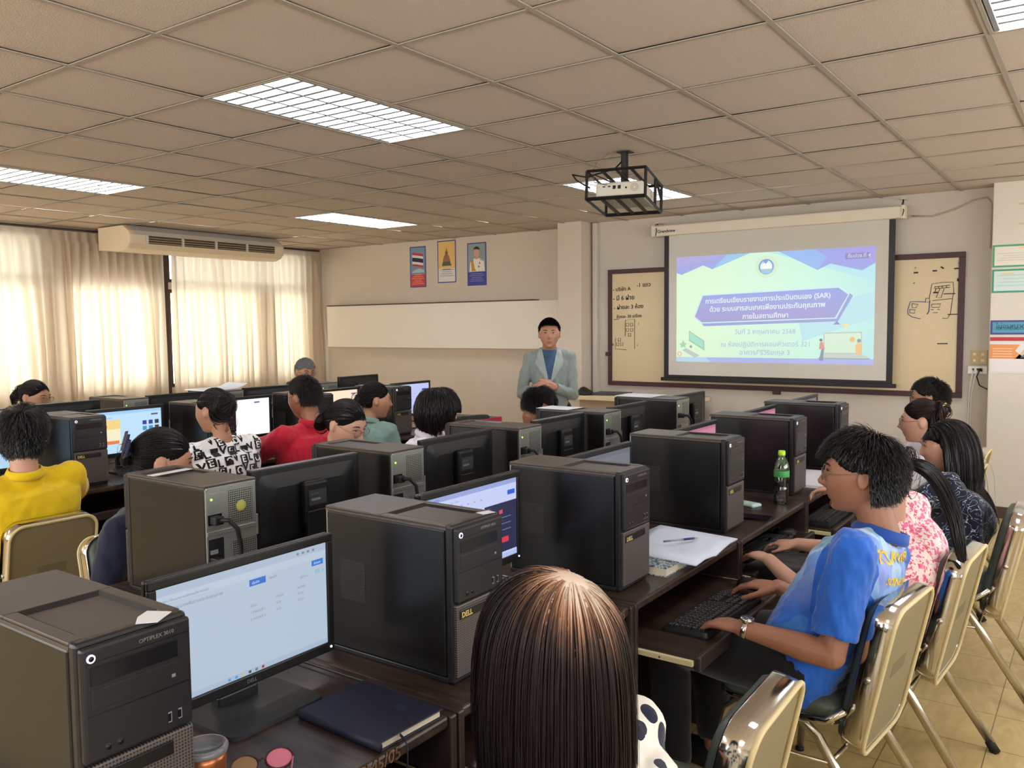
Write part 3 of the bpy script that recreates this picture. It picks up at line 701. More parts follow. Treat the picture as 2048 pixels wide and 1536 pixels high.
b = MB(); b.tube([(-.04, .06, -.05), (-.07, .02, -.10), (-.12, -.05, -.13), (-.19, -.14, -.16), (-.24, -.20, -.15), (-.20, -.22, -.19), (-.12, -.20, -.24)], .005, m_black, 8)
b.tube([(-.10, 0, -.01), (-.15, -.05, -.06), (-.16, -.10, -.12), (-.12, -.15, -.2), (-.02, -.18, -.23)], .003, mat('cable_grey', (130, 122, 110), .6), 6)
b.tube([(-.15, -.19, -.18), (-.08, -.21, -.17), (.02, -.20, -.22)], .004, m_black, 6); b.build('cable', t)

# ================================================================ desks
m_wood = mat_wood('desk_walnut', (36, 27, 23), (66, 50, 41), .34, axis=1)
m_woodx = mat_wood('desk_walnut_panel', (34, 24, 22), (58, 42, 37), .45, axis=2)
m_edge = mat('desk_edge_band', (48, 38, 35), .35); m_rail = mat('rail_cream', (206, 194, 150), .4); m_wear = mat('worn_edge', (120, 92, 68), .6)
DT = .73
def desk(x, y0, y1, rz, label, pull=.0, depth=.70, writing=None, grp='dark wooden computer desks in back-to-back rows'):
    """x: world x of the user edge; desk faces the user at +y local"""
    w = (y1-y0)-.006; t = thing('computer_desk', label, 'desk', (x+(-depth/2 if rz < 0 else depth/2), (y0+y1)/2, 0), rz, grp)
    h = w/2; d = depth/2
    b = MB(); b.box((-h+.02, -d, DT-.026), (h-.02, d, DT), m_wood, .006); b.build('desktop', t)
    for sx in (-1, 1):
        b = MB(); b.box((sx*h, -d, 0), (sx*(h-.02), d+.006, DT-.001), m_edge, .004); b.build('side_panel', t)
    b = MB(); b.box((-h+.02, -d+.02, .12), (h-.02, -d+.038, DT-.026), m_woodx); b.build('back_panel', t)
    b = MB(); y_ = d-.42+pull; b.box((-h+.035, y_, .575), (h-.035, y_+.40, .595), m_wood); b.box((-h+.03, y_+.40, .562), (h-.03, y_+.42, .606), m_edge, .006)
    tr = b.build('keyboard_tray', t)
    for sx in (-1, 1):
        b = MB(); b.box((sx*(h-.022), y_+.02, .577), (sx*(h-.036), y_+.40, .593), m_rail, .002)
        for q in (.1, .3): b.cyl((sx*(h-.0215), y_+q, .585), (sx*(h-.0235), y_+q, .585), .003, m_black, 8)
        b.build('rail', tr)
    if writing:
        b = MB(); tx, xx, sz = writing
        b.text(tx, sz, m_wear, Matrix.Translation((xx, d+.001, DT-.024)) @ Matrix.Rotation(PI, 4, 'Z') @ RX, ext=.0006); b.build('scratched_writing', t)
    return t
AF = -1.08     # front edge of row A (faces +X)
AB = [.48, 1.31, 2.11, 2.96, 3.80, 4.60, 5.42]
where = ['nearest the camera', 'second from the camera', 'third from the camera, with its tray pulled out', 'fourth from the camera', 'fifth from the camera', 'sixth, nearest the projection screen']
pulls = [.02, .02, .19, .05, .12, .05]
for i in range(6):
    wr = ('TLS2 / NLCM5/05', .02, .036) if i == 0 else (('L2 / CM5', .24-.41, .034) if i == 1 else None)
    if wr: wr = (wr[0], wr[1] if i == 0 else -.22, wr[2])
    desk(AF, AB[i], AB[i+1], -PI/2, 'dark walnut desk in the right-hand row, '+where[i], pulls[i], .72, wr)
BFX = -2.53
for i in range(6):
    desk(BFX, AB[i], AB[i+1], PI/2, 'dark walnut desk backing onto the right-hand row, '+where[i].split(',')[0], .0, .70)
CFX, CBn = -4.13, [1.27, 2.05, 2.83, 3.61, 4.38, 5.22]
for i in range(5):
    desk(CFX, CBn[i], CBn[i+1], -PI/2, 'dark walnut aisle-side desk of the left rows, '+['behind the person in yellow', 'behind the letter-print blouse', 'beside the person in red', 'beside the green blouse', 'at the far end with a lit screen'][i], .0, .69)
for i in range(5):
    desk(-5.54, CBn[i], CBn[i+1], PI/2, 'dark walnut desk of the left-hand double row on the window side, '+['first', 'second', 'third', 'fourth', 'last'][i]+' from the camera', .0, .69)

# ================================================================ computers
m_case = mat('case_brown_grey', (74, 66, 60), .38, noise_amt=.05, noise_scale=30)
m_side = mat('case_side', (24, 23, 22), .28)
m_sidev = mat_perf('case_side_vent', (38, 35, 33), (8, 8, 8), .014, .35, thr=.45, axes=(1, 2))
m_bez = mat('bezel_black', (30, 30, 32), .32); m_bez2 = mat('bezel_gloss', (20, 20, 22), .2)
m_gril = mat_perf('bezel_grille', (88, 80, 76), (26, 24, 23), .0105, .45, thr=.34, axes=(0, 2))
m_steel = mat('case_steel', (150, 152, 146), .35, metal=.55, noise_amt=.06, noise_scale=20)
m_perfs = mat_perf('steel_grille', (150, 152, 146), (22, 22, 22), .0125, .4, .5, thr=.28, axes=(0, 2))
m_usb = mat('usb_metal', (170, 172, 176), .3, metal=.6)
m_led = mat_emit('green_led', (120, 255, 60), 2.5); m_ledw = mat_emit('white_led', (200, 190, 255), 2.0); m_cable = mat('cable_black', (20, 20, 20), .5)
m_hub = mat('fan_hub_yellow', (176, 176, 84), .6); m_gold = mat('badge_gold', (206, 186, 110), .35, metal=.4); m_paper = mat('paper_white', (226, 228, 232), .7); m_silver = mat('badge_silver', (150, 142, 134), .35, metal=.5)
def tower_parts(t):
    w, d, h = .0875, .2085, .36
    b = MB()
    b.box((-w, -d+.004, .012), (w, d-.035, h-.012), m_side, .004)
    b.box((-w, -d+.002, 0.0), (w, d-.03, .012), m_bez, .002)
    # top sheet with a recessed tray open to the front
    b.box((-w, -d, h-.012), (w, d-.03, h-.006), m_case)
    b.box((-w, -d, h-.006), (w, -.02, h), m_case, .002); b.box((-w, -.02, h-.006), (-w+.022, d-.03, h), m_case, .002); b.box((w-.022, -.02, h-.006), (w, d-.03, h), m_case, .002)
    b.box((-w+.022, d-.055, h-.006), (w-.022, d-.03, h-.001), m_case)
    b.add([(-w+.022, -.02, h-.0005), (w-.022, -.02, h-.0005), (w-.022, -.008, h-.006), (-w+.022, -.008, h-.006)], [(0, 1, 2, 3)], m_bez)
    b.add([(w-.0225, -.02, h-.0005), (w-.0225, d-.06, h-.0005), (w-.029, d-.06, h-.0058), (w-.029, -.02, h-.0058)], [(0, 3, 2, 1)], m_bez)
    b.add([(-w+.0225, -.02, h-.0005), (-w+.0225, d-.06, h-.0005), (-w+.029, d-.06, h-.0058), (-w+.029, -.02, h-.0058)], [(0, 1, 2, 3)], m_bez)
    b.build('case', t)
    b = MB(); b.box((w-.001, -.16, .135), (w+.0006, -.075, .235), m_sidev); b.build('side_vent', t)
    b = MB()
    b.box((-w, d-.034, .0), (w, d-.012, h), m_bez, .006); b.box((-w+.002, d-.014, .185), (w-.002, d, h-.006), m_bez, .005)
    b.box((-.062, d-.001, .298), (.074, d+.0012, .325), m_bez2, .001); b.box((-.062, d-.001, .262), (.074, d+.0012, .292), m_bez, .001)
    b.box((-.08, d-.0005, .254), (.08, d+.0006, .2555), m_bez2); b.box((-.08, d-.0005, .331), (.08, d+.0006, .332), m_bez2)
    b.box((-.056, d-.001, .2685), (-.05, d+.002, .2735), m_usb)
    b.build('front_bezel', t)
    b = MB(); b.box((-w+.001, d-.014, .016), (w-.001, d-.002, .182), m_gril, .004); b.build('front_grille', t)
    b = MB(); b.box((-.05, d-.003, .148), (.078, d+.0005, .170), m_side, .002); b.text('DELL', .017, m_gold, Matrix.Translation((.073, d+.001, .1525)) @ Matrix.Rotation(PI, 4, 'Z') @ RX, ext=.0004, bold=.0006); b.build('badge', t)
    b = MB(); b.cyl((.072, d-.001, .338), (.072, d+.0015, .338), .0062, m_ledw, 14); b.cyl((.072, d, .338), (.072, d+.002, .338), .0040, m_bez2, 14); b.build('power_button', t)
    b = MB()
    for x in (-.045, -.062): b.box((x-.003, d-.001, .200), (x+.003, d+.001, .216), m_usb); b.box((x-.0015, d, .202), (x+.003, d+.0014, .214), m_bez2)
    b.build('usb_port', t)
    b = MB()
    for x in (.052, .034): b.cyl((x, d-.001, .203), (x, d+.0015, .203), .0035, m_bez2, 10); b.cyl((x, d-.001, .203), (x, d+.001, .203), .005, m_bez, 10)
    b.build('audio_jack', t)
    b = MB(); b.text('OPTIPLEX 3010', .0085, m_silver, Matrix.Translation((.0, d+.0003, .337)) @ Matrix.Rotation(PI, 4, 'Z') @ RX, ext=.0002); b.build('model_lettering', t)
    # rear
    b = MB(); y = -d
    b.box((-w+.003, y-.001, .01), (w-.003, y+.006, h-.008), m_steel, .001)
    b.box((-.01, y-.0018, .235), (.072, y, .335), m_perfs); b.box((-w+.006, y-.0016, .235), (-.018, y, .335), m_steel, .001)
    b.box((-w+.004, y-.004, .214), (w-.004, y, .228), m_steel, .002)
    b.box((-w+.008, y-.0018, .03), (-.030, y, .205), m_bez); b.box((.0, y-.0018, .02), (w-.008, y, .185), m_perfs)
    b.box((-w+.008, y-.003, .245), (-.035, y, .275), m_bez2)
    for k in range(5): b.box((-w+.012, y-.003, .05+k*.028), (-.05, y, .062+k*.028), m_usb)
    for x in (-.08, 0, .08):
        b.cyl((x, y+.001, h-.012), (x, y-.003, h-.012), .003, m_usb, 8)
    b.box((w-.006, y-.006, .19), (w, y, .25), m_steel, .001)
    b.build('rear_panel', t)
    b = MB(); b.lathe([(.0, .0), (.016, .0), (.018, .002), (.014, .0035), (0, .0035)], m_hub, 9, Matrix.Translation((.031, y-.0015, .285)) @ Matrix.Rotation(PI/2, 4, 'X')); b.build('fan_hub', t)
    b = MB(); b.cyl((-.067, y-.001, .318), (-.067, y-.0035, .318), .003, m_led, 8); b.build('power_led', t)
    b = MB(); b.box((-.075, y-.03, .248), (-.045, y, .272), m_cable, .004); b.tube([(-.06, y-.03, .262), (-.045, y-.05, .262), (-.025, y-.06, .235), (-.015, y-.06, .18), (-.015, y-.055, .08), (-.02, y-.05, .03), (-.02, y-.04, .008)], .0065, m_cable, 8); b.build('power_cable', t)
    b = MB(); b.box((-.078, y-.035, .10), (-.052, y, .155), m_cable, .003); b.tube([(-.062, y-.03, .14), (-.045, y-.05, .12), (-.036, y-.055, .06), (-.04, y-.045, .007)], .0045, m_usb, 7); b.tube([(-.066, y-.03, .12), (-.055, y-.05, .09), (-.05, y-.05, .05), (-.055, y-.04, .006)], .0045, m_cable, 7); b.build('video_cable', t)
proto_t = thing('computer_tower', 'x', 'desktop computer', (0, 0, 0), 0, 'black computer towers on the desks')
tower_parts(proto_t)
_used = [0]
def tower(x_front, y0, rz, label):
    """x_front world x of the front face; y0 near side"""
    s = 1 if rz < 0 else -1
    loc = (x_front - s*.2085, y0+.0875, DT)
    if not _used[0]:
        _used[0] = 1; proto_t.location = loc; proto_t.rotation_euler = (0, 0, rz); proto_t['label'] = label; return proto_t
    return dup(proto_t, loc, rz, label, () if 'yellow fan hub' in label else ('fan_hub',))
A_T = [.577, 1.405, 2.19, 3.03, 3.87, 4.66]
la = ['black computer tower cut off by the bottom left corner, nearest the camera', 'black computer tower right of the large lit monitor, gold badge on its grille', 'black computer tower left of the open notebook with the pen',
      'black computer tower behind the open notebook, a phone at its foot', 'black computer tower just left of the green-capped water bottle', 'black computer tower farthest along the right-hand row, by the white sheet']
TA = [tower(-1.15, y, -PI/2, l) for y, l in zip(A_T, la)]
lb = ['tower seen from its rear left of the near dark monitor back, yellow fan hub showing', 'tower rear with a cable, in front of the woman with thin glasses', 'tower rear directly in front of the boy with the bowl haircut',
      'tower rear beside the masked boy, paper on its top', 'tower rear farthest of the outward row, with white sheets on top, below the board']
TB = [tower(-2.46, y, PI/2, l) for y, l in zip([1.39, 2.14, 2.93, 3.68, 4.55], lb)]
lc = ['tower at the left edge behind the person in yellow', 'tower front right of the person in yellow, left of the lit blue-white screen', 'tower half hidden left of the woman in the letter-print blouse', 'tower behind the head of the person in red', 'tower right of the woman in the green blouse']
TC = [tower(-4.20, y, -PI/2, l) for y, l in zip([1.35, 2.13, 2.92, 3.69, 4.46], lc)]
ld = ['tower by the ponytailed woman at the far left, seen from its rear', 'tower with a green light, below the left curtain', 'tower under the stack of papers in front of the curtains', 'tower rear below the grey-haired man']
TD = [tower(-5.45, y, PI/2, l) for y, l in zip([2.03, 2.87, 3.60, 4.50], ld)]

# sticker and papers on towers
def sheet(name, label, cat, pts, z, th, m, cp=None):
    c = Vector((sum(p[0] for p in pts)/len(pts), sum(p[1] for p in pts)/len(pts)))
    t = thing(name, label, cat, (c.x, c.y, z)); b = MB(); b.prism([(p[0]-c.x, p[1]-c.y) for p in pts], th, m); b.build(cp or 'paper', t); return t
sheet('paper_sticker', 'torn white sticker on top of the nearest computer tower', 'sticker', [(-1.21, .715), (-1.175, .735), (-1.15, .695), (-1.17, .672), (-1.195, .69)], DT+.3601, .0006, m_paper, 'label_sheet')
sheet('paper_sticker', 'small white sticker on the tower right of the large lit monitor', 'sticker', [(-1.20, 1.54), (-1.19, 1.575), (-1.165, 1.57), (-1.175, 1.535)], DT+.3601, .0006, m_paper, 'label_sheet')

# monitors
m_mon = mat('monitor_black', (26, 26, 27), .35); m_monb = mat('monitor_back', (20, 20, 21), .42); m_base = mat('stand_base', (62, 64, 66), .22); m_lab = mat('label_grey', (60, 62, 66), .5); m_dell = mat('monitor_lettering', (90, 92, 94), .4)
MW, MH = .455, .275
def screen_content(kind):
    b = MB(Matrix.Translation((0, .0005, 0)) @ Matrix.Rotation(PI, 4, 'Z') @ RX)      # x right as seen by the viewer, y up, 0,0 = centre
    w, h = MW-.036, MH-.042
    def R(x0, y0, x1, y1, c, k=1, s=1.0):
        b.add([(-w/2+x0*w, -h/2+y0*h, k*.0002), (-w/2+x1*w, -h/2+y0*h, k*.0002), (-w/2+x1*w, -h/2+y1*h, k*.0002), (-w/2+x0*w, -h/2+y1*h, k*.0002)], [(0, 1, 2, 3)], mat_emit('screen_%d_%d_%d_%d' % (*c, int(s*100)), c, s*KE))
    def T(x, y, s, sz, c, k=3): b.text(s, sz, mat_emit('screen_%d_%d_%d_100' % c, c, 1.0*KE), Matrix.Translation((-w/2+x*w, -h/2+y*h, k*.0002)))
    G = (120, 128, 140)
    if kind == 'table':
        BG = (178, 194, 212); R(0, 0, 1, 1, BG); R(0, .93, 1, 1, (170, 186, 206), 2); R(0, .865, 1, .93, (184, 199, 216), 2)
        T(.02, .875, 'https://docs/spreadsheet/form/edit', .0075, G); T(.02, .80, 'ระบบสารสนเทศเพื่องานประกันคุณภาพ', .009, G)
        R(.50, .79, .60, .85, (52, 110, 200), 2); T(.515, .805, 'บันทึก', .008, (220, 230, 250)); T(.62, .805, 'ยกเลิก', .008, G)
        R(.90, .80, .98, .855, (52, 120, 210), 2); T(.915, .815, 'ส่งออก', .007, (220, 230, 250)); R(.92, .72, .955, .76, (150, 186, 206), 2); T(.97, .725, '×', .010, G)
        for r_, row in enumerate(['ลำดับ', '1 รายการที่ 1', '2 รายการที่ 2']): T(.50, .60-r_*.06, row, .0075, G)
        for r_, row in enumerate(['คะแนน', '4.50', '4.25']): T(.66, .615-r_*.06, row, .0075, G)
        for r_, row in enumerate(['ผลลัพธ์', 'ดีมาก', 'ดีมาก']): T(.80, .63-r_*.06, row, .0075, G)
        T(.03, .52, 'มาตรฐานที่ 1', .009, G); T(.03, .45, 'ตัวบ่งชี้ 1.1', .009, G); T(.82, .72, 'ผู้ใช้งาน', .007, G)
        R(0, 0, 1, .045, (166, 184, 206), 2)
        for i, c in enumerate([(90, 150, 210), (70, 160, 220), (200, 190, 120), (60, 70, 90), (110, 120, 130), (180, 40, 50)]): R(.36+i*.04, .010, .375+i*.04, .034, c, 3)
        for i in range(4): R(.80+i*.035, .95, .815+i*.035, .97, G, 3)
    elif kind == 'form':
        BG = (196, 206, 244); R(0, 0, 1, 1, BG); R(0, .94, 1, 1, (150, 164, 214), 2); R(.62, .08, 1, .72, (34, 38, 76), 2, .9)
        T(.02, .955, 'docs - spreadsheet', .007, (90, 100, 140)); T(.02, .88, 'File  Edit  View  Insert  Format  Data  Tools', .0075, (110, 120, 160)); T(.05, .78, 'A    B    C    D    E', .008, (110, 120, 160))
        for i in range(7): R(.15+i*.07, .82, .17+i*.07, .835, (150, 160, 200), 3)
        R(.89, .80, .98, .86, (40, 90, 220), 3); R(.79, .58, .83, .63, (220, 70, 90), 3); R(.75, .20, .90, .27, (216, 50, 70), 3)
        for y in (.52, .44, .36): R(.70, y, .93, y+.008, (120, 130, 170), 3)
        R(.66, .43, .68, .46, (210, 220, 240), 3); R(.66, .36, .68, .39, (210, 220, 240), 3); T(.64, .67, 'ประชุม', .007, (160, 170, 210)); R(0, 0, 1, .06, (176, 190, 236), 3)
    elif kind == 'dim': R(0, 0, 1, 1, (112, 116, 126)); R(.3, .80, .7, .81, (80, 84, 94), 2); R(0, .93, 1, 1, (100, 104, 114), 2)
    elif kind == 'pink': R(0, 0, 1, 1, (206, 128, 158)); R(.86, .76, .98, .83, (90, 80, 150), 2); R(0, .95, 1, 1, (180, 110, 140), 2)
    elif kind == 'poster':
        R(0, 0, 1, 1, (190, 226, 250)); R(0, .93, 1, 1, (160, 206, 246), 2); R(.10, .22, .40, .80, (246, 236, 200), 2); R(.10, .58, .40, .80, (244, 214, 130), 3); R(.12, .22, .38, .30, (230, 130, 80), 3)
        T(.12, .84, 'สมัครเรียนออนไลน์', .010, G); R(.85, .84, .95, .88, (70, 90, 130), 2); R(.17, .63, .22, .68, (226, 120, 60), 4)
        for i in range(3):
            for j, c in enumerate([(40, 70, 150), (70, 150, 200)]): R(.72+i*.09, .62-j*.14, .78+i*.09, .72-j*.14, c if i < 2 else (50, 60, 70), 3)
    elif kind == 'white': R(0, 0, 1, 1, (252, 240, 244), s=1.15); R(.72, .88, .82, .92, (90, 100, 150), 2)
    elif kind == 'cream': R(0, 0, 1, 1, (255, 226, 198), s=1.05); R(.86, .86, .95, .90, (90, 90, 150), 2)
    elif kind == 'lilac':
        R(0, 0, 1, 1, (190, 200, 246)); R(.80, .76, .93, .82, (60, 70, 170), 2)
        for i in range(4): R(.2+i*.15, .45+(i % 2)*.1, .24+i*.15, .47+(i % 2)*.1, (150, 160, 210), 2)
    elif kind == 'blue': R(0, 0, 1, 1, (180, 214, 240)); R(.5, .8, .9, .9, (140, 180, 220), 2)
    return b
def monitor(x, y, rz, label, kind=None, z=.08, yaw=0, cat='monitor'):
    t = thing('monitor', label, cat, (x, y, DT), rz+yaw, 'widescreen black monitors on the desks')
    b = MB(Matrix.Translation((0, 0, z)))
    b.box((-MW/2, -.022, 0), (MW/2, -.003, MH), m_monb, .006)
    # bezel ring
    for a, c in (((-MW/2, 0), (MW/2, .023)), ((-MW/2, MH-.019), (MW/2, MH)), ((-MW/2, .02), (-MW/2+.018, MH-.018)), ((MW/2-.018, .02), (MW/2, MH-.018))):
        b.box((a[0], -.006, a[1]), (c[0], .005, c[1]), m_mon, .003)
    b.text('DELL', .011, m_dell, Matrix.Translation((.016, .0052, .007)) @ Matrix.Rotation(PI, 4, 'Z') @ RX, ext=.0003, bold=.0003)
    b.box((-MW/2+.016, -.004, .02), (MW/2-.016, .0002, MH-.016), mat('panel_off', (16, 17, 19), .18))
    b.build('housing', t)
    if kind:
        c = screen_content(kind); c2 = c.build('screen', t); c2.location = (0, 0, z+.023+(MH-.042)/2)
        b = MB(Matrix.Translation((0, 0, z))); b.cyl((-MW/2+.012, .004, .012), (-MW/2+.012, .0065, .012), .0028, m_ledw, 8); b.build('power_light', t)
    b = MB(Matrix.Translation((0, 0, z)))
    b.loft([[(px, -.02, pz) for px, pz in rrect(.42, .245, .02, cx=0, cy=.137)], [(px, -.030, pz) for px, pz in rrect(.34, .19, .02, cx=0, cy=.130)], [(px, -.033, pz) for px, pz in rrect(.30, .16, .02, cx=0, cy=.128)]], m_monb, smooth=False)
    b.build('rear_housing', t)
    b = MB(); b.box((-.05, -.062, z+.07), (.05, -.030, z+.215), m_monb, .012, seg=3); b.box((-.046, -.066, .02), (.046, -.048, z+.12), m_monb, .004); b.box((-.05, -.075, .006), (.05, -.045, .03), m_mon, .004); b.build('stand_neck', t)
    b = MB(); b.box((-.037, -.0635, z+.135), (.037, -.062, z+.185), m_lab); b.box((-.028, -.0642, z+.150), (.01, -.0632, z+.158), m_usb); b.text('DELL E1914H', .006, m_usb, Matrix.Translation((-.03, -.0638, z+.17)) @ RX); b.build('rating_label', t)
    b = MB(); b.prism(rrect(.235, .175, .022), .010, m_base, Matrix.Translation((0, .005, 0))); b.build('stand_base', t)
    return t
monitor(-1.44, 1.078, -PI/2, 'large lit monitor in the foreground showing a pale table page', 'table', .055)
ys = [1.85, 2.595, 3.44, 4.285, 5.075]
for y, kd, l in zip(ys, ['form', 'dim', 'pink', 'pink', 'dim'], ['lit monitor with a dark blue side panel, behind the tower with the gold badge', 'monitor with a dim grey screen behind the third tower', 'monitor with a pink screen, nearer of the two pink ones', 'monitor with a pink screen, farther of the two pink ones', 'monitor peeking over the farthest tower of the right-hand row']):
    monitor(-1.45, y, -PI/2, l, kd, .085)
for y, l in zip([1.85, 2.64, 3.42, 4.14, 4.975], ['dark monitor back between the two nearest tower rears, label at its middle', 'dark monitor back in front of the boy with the bowl haircut', 'dark monitor back in front of the masked boy', 'dark monitor back right of the masked boy, edge on to the paper-topped tower', 'farthest dark monitor back, just below the writing board']):
    monitor(-2.16, y, PI/2, l, 'white' if y < 5 else None, .085)
for y, kd, l in zip([1.84, 2.585, 3.36, 4.16, 4.96], ['blue', 'poster', 'white', 'cream', 'lilac'], ['pale blue monitor screen at the left edge, in front of the person in yellow', 'lit monitor showing a yellow poster page, behind the woman with the navy hair bow', 'lit monitor with a blank white page right of the letter-print blouse', 'lit monitor with a cream page beside the person in red', 'lit monitor with a lilac page near the far wall']):
    monitor(-4.50, y, -PI/2, l, kd, .085)
for y, l, zz in zip([1.75, 2.56, 3.33, 4.09, 5.03], ['monitor back at the far left edge by the window row', 'monitor back in front of the ponytailed woman', 'monitor back under the middle of the curtains, between two towers', 'monitor back left of the grey-haired man', 'monitor back alone against the cream wall beyond the grey-haired man'], [.085, .085, .085, .085, .115]):
    monitor(-5.17, y, PI/2, l, 'white', zz)

# keyboards and mice
m_key = mat('key_black', (34, 34, 36), .45); m_keyb = mat('keyboard_black', (22, 22, 23), .5); m_keyl = mat('key_print', (150, 150, 150), .6)
def keyboard_parts(t):
    b = MB(); b.loft([[(x, y, z) for x, y in rrect(.44, .15, .012)] for z in (0, .008)] + [[(x*.985, y*.95, .014+(-y+.075)*.05) for x, y in rrect(.44, .15, .012)]], m_keyb, smooth=False); b.build('keyboard_case', t)
    b = MB(); rows_ = [(.052, 14), (.026, 14), (.007, 14), (-.012, 13), (-.031, 12), (-.050, 8)]
    def key(x0, x1, y): b.box((x0, y-.0075, .014), (x1, y+.0075, .0215+(-y+.075)*.045), m_key, .0015, seg=1); b.box((x0+.003, y-.001, .0215+(-y+.075)*.0455), (x0+.006, y+.003, .0219+(-y+.075)*.0455), m_keyl)
    for y, n in rows_:
        x = -.208; wk = .278/n
        for i in range(n): key(x+i*wk+.001, x+(i+1)*wk-.001, -y)
        for i in range(3): key(.078+i*.019, .095+i*.019, -y) if n != 13 else None
        for i in range(4): key(.14+i*.0185, .156+i*.0185, -y)
    kk = b.build('keys', t)
kb0 = thing('keyboard', 'black keyboard under the hands of the man in the blue polo', 'keyboard', (-1.0, 2.52, .5955), PI/2-.04, 'black keyboards on the desk trays'); keyboard_parts(kb0)
# local +y of a keyboard points away from its user
for x, y, z, rz, l in ((-1.13, 3.36, .5955, PI/2-.02, 'unused black keyboard on the tray beside the phone desk'), (-1.07, 4.12, .5955, PI/2, 'black keyboard on the tray by the green-capped bottle'),
                       (-4.27, 3.06, .73, PI/2+.1, 'black keyboard in front of the blank white screen'), (-4.30, 4.20, .73, PI/2, 'black keyboard beside the elbow of the green blouse'), (-4.5, 5.62, .73, PI/2-.4, 'keyboard lying on the red-sided table at the far end'), (-2.28, 2.28+.8, .5955, -PI/2, 'black keyboard in front of the woman with thin glasses')):
    dup(kb0, (x, y, z), rz, l)
def mouse_parts(t):
    b = MB(); b.loft([[(x*k, y*k, z) for x, y in rrect(.058, .10, .026)] for z, k in ((0, .92), (.008, 1), (.02, .95), (.028, .78), (.033, .5), (.034, .2))], m_keyb); b.build('shell', t)
    b = MB(); b.cyl((-.004, .028, .030), (.004, .028, .030), .007, m_key, 10); b.build('wheel', t)
    b = MB(); b.tube([(0, .048, .012), (.01, .09, .004), (.03, .14, .003), (.02, .2, .003)], .0018, m_cable, 6); b.build('cord', t)
ms0 = thing('computer_mouse', 'black mouse under the right hand of the man in the blue polo', 'mouse', (-1.00, 2.86, .5955), PI/2, 'computer mice'); mouse_parts(ms0)
for x, y, z, rz, l in ((-1.13, 3.66, .5955, PI/2+.3, 'black mouse beside the unused keyboard, below the bottle'), (-4.22, 3.42, .73, PI/2, 'black mouse by the sleeve of the person in red')):
    dup(ms0, (x, y, z), rz, l)

# ================================================================ chairs
m_chrome = mat('chrome', (214, 210, 200), .12, metal=1.0); m_leg = mat('leg_steel', (196, 188, 168), .22, metal=.9)
m_vinyl = mat('vinyl_grey_green', (70, 78, 70), .38, noise_amt=.06, noise_scale=12); m_rear = mat('chair_rear_olive', (138, 127, 98), .45, noise_amt=.05, noise_scale=5); m_pipe = mat('cream_piping', (212, 194, 146), .45); m_rub = mat('rubber_black', (24, 22, 20), .7)
def chair_parts(t):
    w, zb, zt = .168, .315, .735
    tilt = Matrix.Translation((0, -.215, zb)) @ Matrix.Rotation(math.radians(12), 4, 'X')
    pl = lambda r_, inset=0, z0=0: [(x, y) for x, y in rrect(2*w-2*inset, zt-zb-2*inset, r_, 8, 0, (zt-zb)/2)]
    # band: rounded-rectangle ring, deep in y
    b = MB(tilt)
    o = pl(.06); i_ = pl(.054, .007); n = len(o); y0, y1 = -.030, .022
    rings = [[(x, y0, z) for x, z in o], [(x, y1, z) for x, z in o], [(x, y1+.004, z) for x, z in pl(.057, .0035)], [(x, y1, z) for x, z in i_], [(x, y0, z) for x, z in i_], [(x, y0-.004, z) for x, z in pl(.057, .0035)]]
    b.loft(rings, m_chrome, caps=False, close=True); b.build('back_frame', t)
    b = MB(tilt); b.loft([[(x, y, z) for x, z in pl(.052, k)] for y, k in ((-.026, .008), (-.029, .02), (-.0295, .05))], m_rear, smooth=False)
    b.box((-.055, -.0302, .20), (.055, -.0296, .24), mat('faded_print', (122, 112, 84), .6)); b.build('rear_panel', t)
    b = MB(tilt); b.tube([(x, -.033, z) for x, z in pl(.054, .004)], .006, m_pipe, 8, close=True); b.build('piping', t)
    b = MB(tilt); b.loft([[(x, y, z) for x, z in pl(.052, k)] for y, k in ((-.02, .008), (.022, .008), (.04, .016), (.05, .04), (.053, .09))], m_vinyl); b.build('back_cushion', t)
    b = MB(); b.loft([[(x, y, z) for x, y in rrect(.36-2*k, .34-2*k, .05, 6, 0, -.02)] for z, k in ((.395, .012), (.405, 0), (.43, .0), (.447, .012), (.455, .04), (.457, .09))], m_vinyl); b.build('seat', t)
    b = MB(); b.tube([(x, y, .392) for x, y in rrect(.35, .33, .05, 6, 0, -.02)], .011, m_chrome, 8, close=True); b.tube([(-.16, .1, .385), (.16, .1, .385)], .008, m_leg, 8)
    for sx in (-1, 1): b.tube([(sx*.185, -.10, .39), (sx*.187, -.17, .40), (sx*.186, -.215, .44)], .010, m_chrome, 8)
    b.build('seat_frame', t)
    for sx in (-1, 1):
        b = MB(); b.tube([(sx*.175, -.12, .385), (sx*.176, .03, .383), (sx*.178, .085, .378), (sx*.181, .118, .350), (sx*.184, .13, .30), (sx*.193, .15, .012)], .0115, m_leg, 10); b.tube([(sx*.193, .15, .012), (sx*.193, .15, 0)], .014, m_rub, 10); b.build('front_leg', t)
        b = MB(); b.tube([(sx*.165, .0, .375), (sx*.168, -.10, .372), (sx*.170, -.14, .345), (sx*.190, -.355, .03)], .0115, m_leg, 10, flat=(1.3, .9)); b.tube([(sx*.1895, -.349, .034), (sx*.192, -.370, 0)], [.0150, .0165], m_rub, 8); b.build('rear_leg', t)
    b = MB(); b.tube([(-.186, .134, .27), (.186, .134, .27)], .005, m_leg, 6); b.tube([(-.17, -.18, .29), (.17, -.18, .29)], .006, m_leg, 6)
    for sx in (-1, 1): b.tube([(sx*.186, .134, .27), (sx*.178, -.18, .285)], .005, m_leg, 6)
    b.build('stretcher', t)
    b = MB(tilt); 
    for sx in (-1, 1): b.cyl((sx*w, -.004, .22), (sx*(w+.004), -.004, .22), .009, m_leg, 12)
    b.build('frame_bolt', t)
